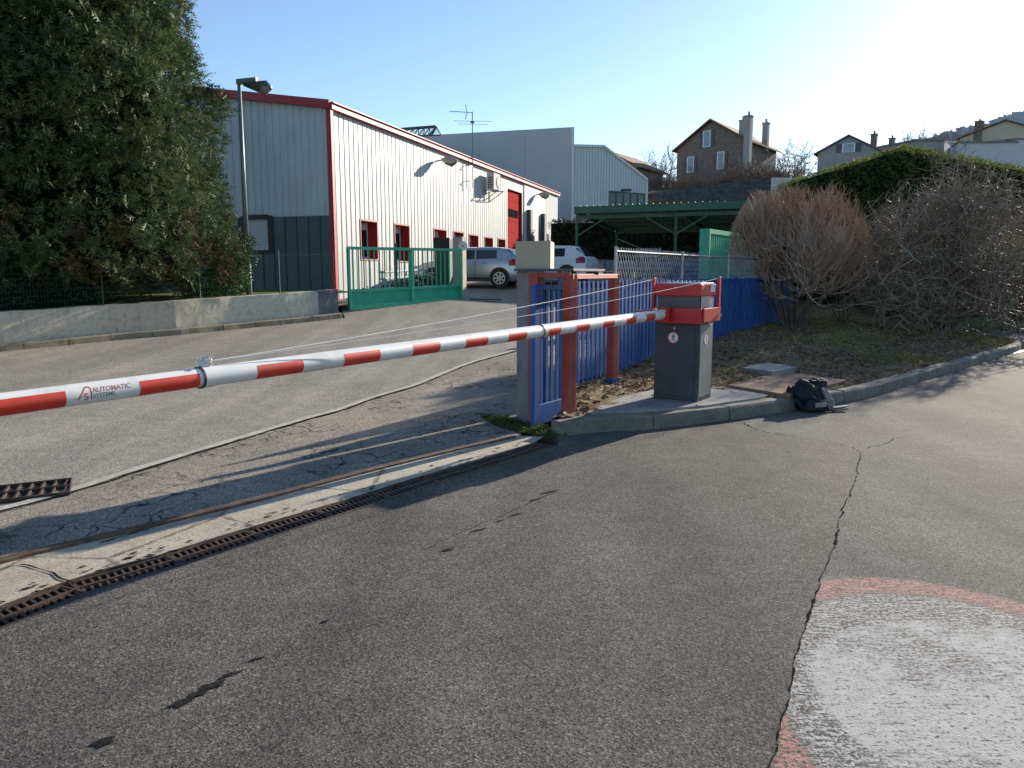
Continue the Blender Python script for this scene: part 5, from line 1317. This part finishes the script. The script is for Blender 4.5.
# stored goods
random.seed(4)
def crate_stack(px_, y, n, mat, label, w=1.0):
    c = D(px_, 280, y); z0 = h(c.x, y); o = thing('crate_stack', label, 'crates', (c.x, y, z0))
    for k in range(n):
        mb = MB(); zz_ = z0+.1+k*.42; an_ = R(random.uniform(-12, 12))
        mb.box((c.x, y, zz_+.04), (w, .8, .08), an_)
        for i in range(5): mb.box((c.x+(i-2)*w/5*math.cos(an_), y-.4+(i-2)*w/5*math.sin(an_), zz_+.2), (w/9, .03, .3), an_)
        mb.box((c.x, y+.38, zz_+.2), (w, .03, .3), an_); mb.box((c.x-w/2*math.cos(an_), y-w/2*math.sin(an_), zz_+.2), (.03, .78, .3), an_); mb.box((c.x+w/2*math.cos(an_), y+w/2*math.sin(an_), zz_+.2), (.03, .78, .3), an_)
        mb.build('crate', mat, o)
crate_stack(618, 30, 2, M_greygoods, 'grey slatted crates stored under the canopy on the left', 1.1)
crate_stack(648, 31, 3, M_greygoods, 'tallest stack of grey slatted crates behind the chain link', .9)
crate_stack(672, 29.5, 2, M_bluegoods, 'blue slatted crates stored behind the chain link', 1.3)
crate_stack(692, 30.5, 2, M_bluegoods, 'blue slatted crates just left of the tall green gate', .8)
# ------------------------------------------------------------------ street lamp
lb_ = Vector((-6.0, 19.5)); lz0 = 1.05; lzt = D(239, 82, lb_.y).z
lpx = D(248.5, 280, lb_.y).x
lt = thing('street_lamp', 'grey street lamp with drooping head rising beside the conifer', 'street lamp', (lpx, lb_.y, lz0))
mb = MB(); mb.tube([(lpx, lb_.y, lz0-.3), (lpx, lb_.y, lz0+.9)], .075, 12); mb.tube([(lpx, lb_.y, lz0+.9), (lpx, lb_.y, lzt+.02)], .058, 12, .045); mb.build('pole', M_lampgrey, lt, True)
mb = MB(); a = Vector((lpx-.05, lb_.y, lzt)); mb.beam(a, D(257, 80, lb_.y-.1), .09, .12); mb.build('arm', M_lampgrey, lt)
hA, hM, hB = D(244, 84, lb_.y-.05), D(258, 86.5, lb_.y-.1), D(271.5, 88, lb_.y-.15)
mb = MB(); mb.tube([hA, hA.lerp(hM, .5), hM, hM.lerp(hB, .6), hB], [.05, .09, .13, .16, .05], 14); mb.build('head', M_lampdark, lt, True)
mb = MB(); mb.tube([hM.lerp(hB, .1)+Vector((0, 0, -.03)), hM.lerp(hB, .55)+Vector((0, -.03, -.05)), hB+Vector((-.03, -.02, -.02))], [.09, .15, .05], 12); mb.build('lens', M_lens, lt, True)
# ------------------------------------------------------------------ cars
def car(name, label, loc, rz, M_paint, L=4.0, W=1.70, Hh=1.49, wagon=0, group=None):
    o = thing(name, label, 'car', loc, rz, group)
    top = [(-2.0,.86),(-1.96,.98),(-1.86,1.10),(-1.72,1.28),(-1.55,1.42),(-1.2,1.475),(-.6,1.49),(0,1.485),(.3,1.45),(.6,1.30),(.95,1.09),(1.1,1.02),(1.5,.93),(1.8,.80),(1.94,.66),(2.0,.55)]
    def interp(tb, x):
        for (a, b), (c, d) in zip(tb, tb[1:]):
            if a <= x <= c: return b+(d-b)*(x-a)/(c-a)
        return tb[-1][1] if x > 0 else tb[0][1]
    hw = lambda x: (W/2)*(1-.10*abs(x/2)**4-.03*(x/2)**2)
    n = 80; rows = []
    for i in range(n+1):
        x = -2+4*i/n; zt_ = interp(top, x); w = hw(x); belt = .93-.06*(x/2)
        lo = .20+(.1*max(0, abs(x)-1.7)/.3)
        ring = [(0, lo), (w*.85, lo), (w*.97, lo+.09), (w*1.0, .45), (w*1.0, .62), (w*.985, .78), (w*.965, min(belt, zt_-.03))]
        if zt_ > belt+.06:
            for f in (.15, .35, .55, .75): ring.append((w*(.955-.19*f-.02), belt+(zt_-belt)*f*1.02))
            ring += [(w*.71, zt_-.05*(zt_-belt)/.5), (w*.55, zt_-.015), (0, zt_)]
        else:
            for f in (.15, .35, .55, .75): ring.append((w*(.955-.30*f), zt_-.03+.02*f))
            ring += [(w*.6, zt_-.008), (w*.45, zt_-.003), (0, zt_)]
        rows.append([(x*L/4, y, z*Hh/1.49) for y, z in ring])
    m = len(rows[0]); parts = {'body': MB(), 'side_window': [MB(), MB(), MB(), MB(), MB(), MB()], 'rear_window': MB(), 'windscreen': MB(), 'tail_light': [MB(), MB()], 'headlight': [MB(), MB()], 'bumper_strip': MB()}
    for sg in (-1, 1):
        for i in range(n):
            xm = -2+4*(i+.5)/n
            for k in range(m-1):
                q = [rows[i][k], rows[i+1][k], rows[i+1][k+1], rows[i][k+1]]; q = [(a*1, b*sg, c) for a, b, c in q]
                zt_ = interp(top, xm); tall = zt_ > 1.15; dst = 'body'
                if tall and 7 <= k <= 9 and (-1.15 < xm < .62 and not (-.40 < xm < -.33)): dst = 'side_window'
                if -1.92 < xm < -1.56 and k >= 10: dst = 'rear_window'
                if .33 < xm < .97 and k >= 10: dst = 'windscreen'
                if -1.97 < xm < -1.62 and 5 <= k <= 7 and xm < -1.62-.10*(k-5): dst = 'tail_light'
                if 1.62 < xm < 1.93 and 4 <= k <= 5: dst = 'headlight'
                mbx = parts[dst]; mbx = (mbx[(0 if sg < 0 else 3)+(0 if xm < -1 else 1 if xm < -.4 else 2)] if dst == 'side_window' else mbx[0 if sg < 0 else 1]) if isinstance(mbx, list) else mbx
                mbx.add(q, [(0, 1, 2, 3) if sg < 0 else (3, 2, 1, 0)])
    for i in (0, n):
        r = rows[i]; parts['body'].add([(a, b, c) for a, b, c in r]+[(a, -b, c) for a, b, c in r[::-1][1:-1]], [tuple(range(2*m-2))])
    def fin(mbx, nm, mt):
        ob_ = mbx.build(nm, mt, o, False, local=True, recalc=False)
        bm = bmesh.new(); bm.from_mesh(ob_.data); bmesh.ops.remove_doubles(bm, verts=bm.verts, dist=1e-4); bmesh.ops.recalc_face_normals(bm, faces=bm.faces); bm.to_mesh(ob_.data); bm.free()
        for p in ob_.data.polygons: p.use_smooth = len(p.vertices) == 4
        return ob_
    fin(parts['body'], 'body', M_paint); [fin(q_, 'side_window', M_glassd) for q_ in parts['side_window']]; fin(parts['rear_window'], 'rear_window', M_glassd); fin(parts['windscreen'], 'windscreen', M_glassd)
    for k in (0, 1): fin(parts['tail_light'][k], 'tail_light', M_taill); fin(parts['headlight'][k], 'headlight', M_headl)
    for x in (-1.27, 1.22):
        for sg in (-1, 1):
            y = sg*(W/2-.005)
            mb = MB(); mb.tube([(x, y-sg*.1, .34), (x, y+sg*.004, .34)], .36, 24); a_ = mb.build('wheel_arch', M_black, o, local=True)
            mb = MB(); mb.tube([(x, y-sg*.12, .31), (x, y-sg*.01, .31), (x, y+sg*.02, .31)], [.31, .31, .27], 24); w_ = mb.build('wheel', M_tyre, o, local=True)
            mb = MB()
            mb.tube([(x, y+sg*.012, .31), (x, y+sg*.026, .31)], .07, 12)
            for s in range(7):
                a = 2*PI*s/7; mb.beam((x, y+sg*.022, .31), (x+.20*math.cos(a), y+sg*.022, .31+.20*math.sin(a)), .055, .012, (0, 1, 0))
            nseg = 24; b0 = len(mb.v)
            for s in range(nseg):
                a = 2*PI*s/nseg
                for r_ in (.185, .22): mb.v.append(Vector((x+r_*math.cos(a), y+sg*.023, .31+r_*math.sin(a))))
            for s in range(nseg): s2 = (s+1) % nseg; mb.f.append((b0+2*s, b0+2*s+1, b0+2*s2+1, b0+2*s2))
            mb.build('rim', M_rim, w_, local=True)
    for sg in (-1, 1):
        mb = MB(); mb.box((.62, sg*(W/2+.06), 1.0), (.12, .18, .12)); mb.build('wing_mirror', M_paint, o, local=True, bevel=.03)
        for x in (-.72, .22):
            mb = MB(); mb.box((x, sg*(W/2-.012), .86), (.16, .03, .03)); mb.build('door_handle', M_paint, o, local=True, bevel=.008)
        mb = MB()
        for x in (-.38, .62): mb.box((x, sg*(W/2-.008), .62), (.012, .02, .6))
        mb.box((.1, sg*(W/2-.004), .30), (2.2, .03, .06)); mb.build('door_seam', M_black, o, local=True)
    mb = MB(); mb.box((-2.0*L/4-.005, 0, .72), (.02, .52, .11)); mb.build('number_plate', M_platew, o, local=True)
    mb = MB(); mb.box((-1.98*L/4, 0, .34), (.08, 1.4, .16)); mb.build('bumper', M_black, o, local=True, bevel=.02)
    mb = MB(); mb.tube([(-1.0, 0, 1.47), (-1.25, 0, 1.62)], .006, 5); mb.build('aerial', M_black, o, local=True)
    return o
g1 = Gh(461, 290)
w1, w2 = Gh(496.5, 288.5), Gh(425, 287)
carA = D(471, 280, w1.y+.75)
car('hatchback_car', 'silver hatchback car parked behind the cream pillar facing the warehouse', (carA.x, w1.y+.75, h(carA.x, w1.y+.75)), R(180)+math.atan2(-(w2.y-w1.y), abs(w2.x-w1.x))*1, M_carsilver, Hh=1.43)
c2_ = D(543, 280, w1.y+2.2)
car('hatchback_car', 'white hatchback car half hidden behind the beige box with its tail turned right', (c2_.x, w1.y+2.2, h(c2_.x, w1.y+2.2)), R(180-24), M_carwhite, L=4.0, W=1.70, Hh=1.42)
# low double rail in front of the warehouse and low hedge
lr_ = thing('low_rail', 'low pale double tube rail in front of the warehouse wall', 'rail', W3(.5, 1.0, 1.3))
mb = MB()
for z in (1.35, 1.55): mb.tube([W3(.2, z, 1.5), W3(3.6, z+.1, 1.5)], .035, 6)
for t in (.3, 2, 3.5): mb.tube([W3(t, .4, 1.5), W3(t, 1.6, 1.5)], .03, 6)
mb.build('tube_rail', M_palewall, lr_)
lh = thing('low_green_hedge', 'low dark green hedge strip behind the green sliding gate', 'hedge', W3(1, .8, 1.9))
random.seed(19); mb = MB()
for k in range(900):
    t = random.uniform(-1.5, 3.9); leafcloud(mb, W3(t, random.uniform(.45, 1.15+.10*t), 1.9+random.uniform(-.3, .3)), 8, .12, .08)
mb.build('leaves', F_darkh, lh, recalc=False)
# ------------------------------------------------------------------ houses on the slope
def house(name, label, Cc, Lc, Rc_, z0, ze, zr, Mw, Mr, chims=(), wins=(), over=.45):
    Cc, Lc, Rc_ = Vector(Cc), Vector(Lc), Vector(Rc_); o = thing(name, label, 'house', (Cc.x, Cc.y, z0))
    Bc = Lc+(Rc_-Cc); m1 = (Cc+Lc)/2; m2 = (Rc_+Bc)/2
    def v(p, z): return Vector((p.x, p.y, z))
    mb = MB(); mb.add([v(Cc, z0), v(Lc, z0), v(Bc, z0), v(Rc_, z0), v(Cc, ze), v(Lc, ze), v(Bc, ze), v(Rc_, ze), v(m1, zr), v(m2, zr)], [(0, 1, 5, 8, 4), (3, 7, 9, 6, 2), (0, 4, 7, 3), (1, 2, 6, 5)]); mb.build('wall', Mw, o)
    g = (Lc-Cc).normalized(); s = (Rc_-Cc).normalized(); sl = (zr-ze)/((Lc-Cc).length/2); e = over; th = .14
    def rf(p0, p1, sgn):
        a, b = p0-s*e, p1+s*e; c, d = m1-s*e, m2+s*e; a2, b2 = a+g*sgn*e, b+g*sgn*e; zz_ = ze-sl*e
        top = [v(a2, zz_+.04), v(b2, zz_+.04), v(d, zr+.06), v(c, zr+.06)]; return top+[q-Vector((0, 0, -th)) for q in top]
    mb = MB()
    for q in (rf(Cc, Rc_, -1), rf(Lc, Bc, 1)): mb.add(q, [(0, 1, 2, 3), (7, 6, 5, 4), (0, 4, 5, 1), (1, 5, 6, 2), (2, 6, 7, 3), (3, 7, 4, 0)])
    ro = mb.build('roof', Mr, o)
    for (pt, w, d, za, zb_, mt) in chims:
        mb = MB(); mb.box((pt[0], pt[1], (za+zb_)/2), (w, d, zb_-za), math.atan2(s.y, s.x)); mb.box((pt[0], pt[1], zb_+.06), (w+.12, d+.12, .12), math.atan2(s.y, s.x)); mb.tube([(pt[0], pt[1], zb_+.1), (pt[0], pt[1], zb_+.5)], .12, 8); mb.build('chimney', mt, ro)
    gn_ = Vector((g.y, -g.x)); 
    if gn_.dot(Vector((0, -1))) < 0: gn_ = -gn_
    for (f, zc_, ww, hh) in wins:
        p = Cc+(Lc-Cc)*f; fr = MB(); ang = math.atan2(g.y, g.x)
        q = p+gn_*.04; fr.box((q.x, q.y, zc_), (ww+.16, .12, hh+.16), ang); f0 = fr.build('window', M_white, o)
        q = p+gn_*.11; mb = MB(); mb.box((q.x, q.y, zc_), (ww*.86, .02, hh), ang); mb.build('pane', M_glassb, f0)
        for sg in (-1, 1):
            q = p+g*sg*(ww*.5+.08+ww*.25)+gn_*.06; mb = MB(); mb.box((q.x, q.y, zc_), (ww*.5, .05, hh+.1), ang); mb.build('shutter', M_capslab, f0)
    return o
hC, hL, hR = D(746, 160, 78), D(677, 160, 84), D(776, 160, 85)
ze_ = D(746, 140, 78).z
gC, gL = Vector(hC[:2]), Vector(hL[:2])
def fw(px_): 
    best = min([i/200 for i in range(201)], key=lambda f: abs(project(Vector(((gC+(gL-gC)*f).x, (gC+(gL-gC)*f).y, 13)))[0]-px_)); return best
w_l = []
for (pxx, ya, yb, wpx) in ((706.5, 132, 146, 6.5), (691, 158, 171.5, 5), (721, 153, 168, 5)):
    f = fw(pxx); y = (gC+(gL-gC)*f).y; w_l.append((f, (D(pxx, ya, y).z+D(pxx, yb, y).z)/2, .75 if wpx > 6 else .7, (yb-ya)/F*y))
ch1 = D(748, 140, 77.6); ch2 = D(765.5, 140, 82)
house('stone_house', 'two storey rubble stone house with brown tiled roof and two tall chimneys on the slope', gC, gL, hR[:2], 8.2, ze_, D(706, 121, 81).z, M_stone, M_tile,
      [((ch1.x, ch1.y), .75, .6, 9, D(748, 117, 77.6).z, M_greywall), ((D(744, 140, 78.5).x, 79.0), .6, .6, ze_, D(744, 121.5, 79).z, M_greywall), ((ch2.x, ch2.y), .6, .55, ze_-.5, D(765.5, 124, 82).z, M_greywall)], w_l)
hC, hL, hR = D(637, 170, 75), D(583, 170, 80), D(663, 170, 80)
house('brown_roofed_house', 'pinkish house with low brown tiled roof just right of the white ribbed hall', hC[:2], hL[:2], hR[:2], 8, D(637, 166.5, 75).z, D(611, 153, 77.5).z, M_pinkwall, M_tile)
hC, hL, hR = D(879, 155, 95), D(818, 155, 97.5), D(893, 155, 106)
house('grey_gabled_house', 'grey gabled house with chimneys showing above the clipped hedge', hC[:2], hL[:2], hR[:2], 12, D(850, 151.5, 96).z, D(845, 136, 96).z, M_greywall, M_tileg,
      [((D(876, 140, 97).x, 97.5), .9, .7, 15, D(876, 134.5, 97).z, M_stone), ((D(894, 140, 104).x, 104.5), .9, .7, 15, D(894, 138.5, 104).z, M_stone)], [(.5, D(846, 147.5, 96).z, 1.3, .9)])
hC, hL, hR = D(1052, 140, 108), D(960, 140, 112), D(1090, 140, 125)
house('peach_gabled_house', 'peach rendered gabled house at the top right behind a pale wall', hC[:2], hL[:2], hR[:2], 14, D(960, 138.5, 112).z, D(997, 121, 110).z, M_peach, M_tile,
      [((D(981.5, 125, 111).x, 111.5), 1.3, .9, 19, D(981.5, 121.5, 111).z, M_stone)], [])
def flat_block(name, label, px0, px1, py0, y0, y1, z0, mw, cat='building'):
    a, b = D(px0, py0, y0), D(px1, py0, y1); d = Vector((b.x-a.x, b.y-a.y)).normalized(); nn = Vector((-d.y, d.x))*7
    o = thing(name, label, cat, (a.x, a.y, z0)); mb = MB(); mb.prism([(a.x, a.y), (b.x, b.y), (b.x+nn.x, b.y+nn.y), (a.x+nn.x, a.y+nn.y)], z0, [a.z, b.z, b.z, a.z]); mb.build('wall', mw, o)
    mb = MB(); mb.prism([(a.x-.2, a.y-.2), (b.x+.2, b.y-.2), (b.x+nn.x, b.y+nn.y), (a.x+nn.x, a.y+nn.y)], [a.z+.002, b.z+.002, b.z+.002, a.z+.002], [a.z+.2, b.z+.2, b.z+.2, a.z+.2]); mb.build('flat_roof', M_tileg, o); return o
flat_block('flat_roofed_garage', 'low flat roofed grey outbuilding right of the hedge corner', 917, 944, 141, 98, 100, 12, M_greywall)
flat_block('flat_roofed_garage', 'paler flat roofed block adjoining the grey outbuilding', 944.5, 962, 143, 100.2, 112, 12, M_palewall)
flat_block('garden_wall_block', 'long pale grey wall in front of the peach house', 958, 1016, 143, 95, 93, 5, M_palewall, 'wall')
flat_block('garden_wall_block', 'lit white end wall at the far right edge', 1016.5, 1050, 140, 93, 104, 5, M_palewall, 'wall')
# retaining wall
ra, rb = D(590, 197, 60.5), D(771, 177.5, 59.5)
rw = thing('retaining_wall', 'long dark stone retaining wall across the slope below the houses', 'wall', (ra.x, ra.y, 4))
mb = MB(); mb.prism([(ra.x, ra.y), (rb.x, rb.y), (rb.x, rb.y+.6), (ra.x, ra.y+.6)], 3.0, [ra.z-.3, rb.z, rb.z, ra.z-.3]); mb.build('stone_face', M_stonewall, rw)
mb = MB(); rc = D(785, 178, 59.8); mb.prism([(rb.x+.02, rb.y), (rc.x+1.5, rc.y), (rc.x+1.5, rc.y+.5), (rb.x+.02, rb.y+.5)], 3.0, rb.z+.0); mb.build('pale_end', M_palewall, rw)
# brush and distant bare trees
PF = dict(L=[3.2, 1.6, .8], n=[0, 7, 7], r=[.07, .028, .016], wob=[.15, .25, .35], up=[.05, .1, .05], tap=[.4, .5, .5], t0=[.3, .2], fol=[.7, .7], br=.1)
PB = dict(L=[1.5, .8, .45], n=[0, 7, 6], r=[.02, .014, .010], wob=[.15, .25, .3], up=[.08, .1, .1], tap=[.5, .6, .6], t0=[.2, .1], fol=[.9, .9], br=.5)
M_brush = foliage('brush_twigs', [(.13, .09, .07), (.20, .14, .11), (.26, .19, .15)], .8, .8, 0)
pb_ = bare_shrub('brush_bush', None, (0, 0, 0), 16, PB, M_brush, 50, (R(55), R(85)))
first = True; random.seed(51)
lab = ['leftmost leafless brush bush growing on top of the dark stone wall', 'leafless brush bush below the left window of the stone house', 'leafless brush bush below the middle of the stone house', 'leafless brush bush under the right window of the stone house', 'leafless brush bush in front of the tall pale chimney', 'leafless brush bush at the right corner of the stone house', 'rightmost leafless brush bush beside the dark end of the hedge', 'leafless brush bush between the brown roofed house and the stone house']
for i, (pxx, s_c) in enumerate([(640, 1.3), (680, 1.0), (700, 1.1), (716, 1.2), (742, 1.9), (765, 2.0), (783, 1.8), (662, 1.2)]):
    y = 63+random.uniform(0, 5); p = D(pxx, 180, y); o = pb_ if first else copy_tree(pb_); first = False
    o.location = (p.x, y, h(p.x, y)-.2); s_c *= .62; o.scale = (s_c*1.4, s_c*1.4, s_c); o.rotation_euler.z = random.uniform(0, 6); o['label'] = lab[i]; o['category'] = 'bush'; o['group'] = 'brush along the retaining wall'
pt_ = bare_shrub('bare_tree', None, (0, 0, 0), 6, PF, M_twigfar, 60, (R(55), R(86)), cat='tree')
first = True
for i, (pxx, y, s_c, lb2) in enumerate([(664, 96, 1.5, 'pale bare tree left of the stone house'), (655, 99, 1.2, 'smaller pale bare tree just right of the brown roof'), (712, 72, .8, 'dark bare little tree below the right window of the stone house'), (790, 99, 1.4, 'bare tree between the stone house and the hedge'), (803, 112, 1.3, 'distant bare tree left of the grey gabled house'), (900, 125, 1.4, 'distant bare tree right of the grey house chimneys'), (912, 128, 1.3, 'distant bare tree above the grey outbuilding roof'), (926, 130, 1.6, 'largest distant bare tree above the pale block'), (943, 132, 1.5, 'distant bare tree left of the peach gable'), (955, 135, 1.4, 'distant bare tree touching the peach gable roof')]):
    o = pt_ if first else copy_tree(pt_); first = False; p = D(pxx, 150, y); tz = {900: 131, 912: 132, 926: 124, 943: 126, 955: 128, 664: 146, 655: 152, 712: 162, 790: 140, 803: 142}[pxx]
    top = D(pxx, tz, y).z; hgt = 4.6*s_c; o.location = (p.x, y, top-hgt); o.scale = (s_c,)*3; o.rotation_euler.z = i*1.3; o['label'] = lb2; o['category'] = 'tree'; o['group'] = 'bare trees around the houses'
# wooded hill
mb = MB(); rid = [(880, 150), (920, 139), (945, 133), (970, 127), (985, 124), (1005, 115), (1024, 108), (1060, 98), (1150, 80), (1300, 70)]
random.seed(70)
pr = []
for (pxx, py_) in rid: p = D(pxx, py_, 420); pr.append(p)
den = []
for a, b in zip(pr, pr[1:]):
    for k in range(10): q = a.lerp(b, k/10); q.z += random.uniform(-.7, .7); den.append(q)
n = len(den)
for j in range(9):
    for q in den: f = j/8; mb.v.append(Vector((q.x, q.y-140*(1-f)+random.uniform(-3, 3), 12+(q.z-12)*(f**.8)+random.uniform(-1.2, 1.2)*(f > 0))))
for j in range(8):
    for i in range(n-1): mb.f.append((j*n+i, j*n+i+1, (j+1)*n+i+1, (j+1)*n+i))
tag(mb.build('wooded_hill', foliage('hazed_hill_woods', [(.34, .33, .31), (.42, .41, .39), (.48, .47, .45)], .12, 1, 0), recalc=False), kind='structure')  # pale greys put the distance haze into the colour of the woods
surf('verge', [(11.9, 20.6), (13.5, 20.3), (29.5, 33), (29, 35.8), (18.95, 28.5), (11.45, 23.3), (11.3, 22)], M_grassg, .05, 1.0, bumpz=.04)
# ------------------------------------------------------------------ light
SAZ, SEL = 40.0, 18.2
sv = Vector((math.sin(R(SAZ))*math.cos(R(SEL)), math.cos(R(SAZ))*math.cos(R(SEL)), math.sin(R(SEL))))
sl_ = bpy.data.lights.new('sun', 'SUN'); sl_.energy = 5.0; sl_.angle = R(.55); sl_.color = (1.0, .90, .76)
so = bpy.data.objects.new('sun', sl_); C.objects.link(so); so.rotation_euler = sv.to_track_quat('Z', 'Y').to_euler()
w = bpy.data.worlds.new('World'); bpy.context.scene.world = w; w.use_nodes = True
N, L = w.node_tree.nodes, w.node_tree.links
sk = N.new('ShaderNodeTexSky'); sk.sky_type = 'NISHITA'; sk.sun_disc = False; sk.sun_elevation = R(SEL); sk.sun_rotation = R(SAZ); sk.air_density = 1.0; sk.dust_density = .3; sk.ozone_density = 2.6; sk.altitude = 300
L.new(sk.outputs[0], N['Background'].inputs[0]); N['Background'].inputs[1].default_value = .105
sc = bpy.context.scene
sc.view_settings.view_transform = 'Standard'; sc.view_settings.look = 'None'; sc.view_settings.exposure = .92; sc.view_settings.gamma = 1; sc.view_settings.use_curve_mapping = False
sc.cycles.use_denoising = True
sc.render.engine = 'CYCLES'
sc.cycles.max_bounces = 5
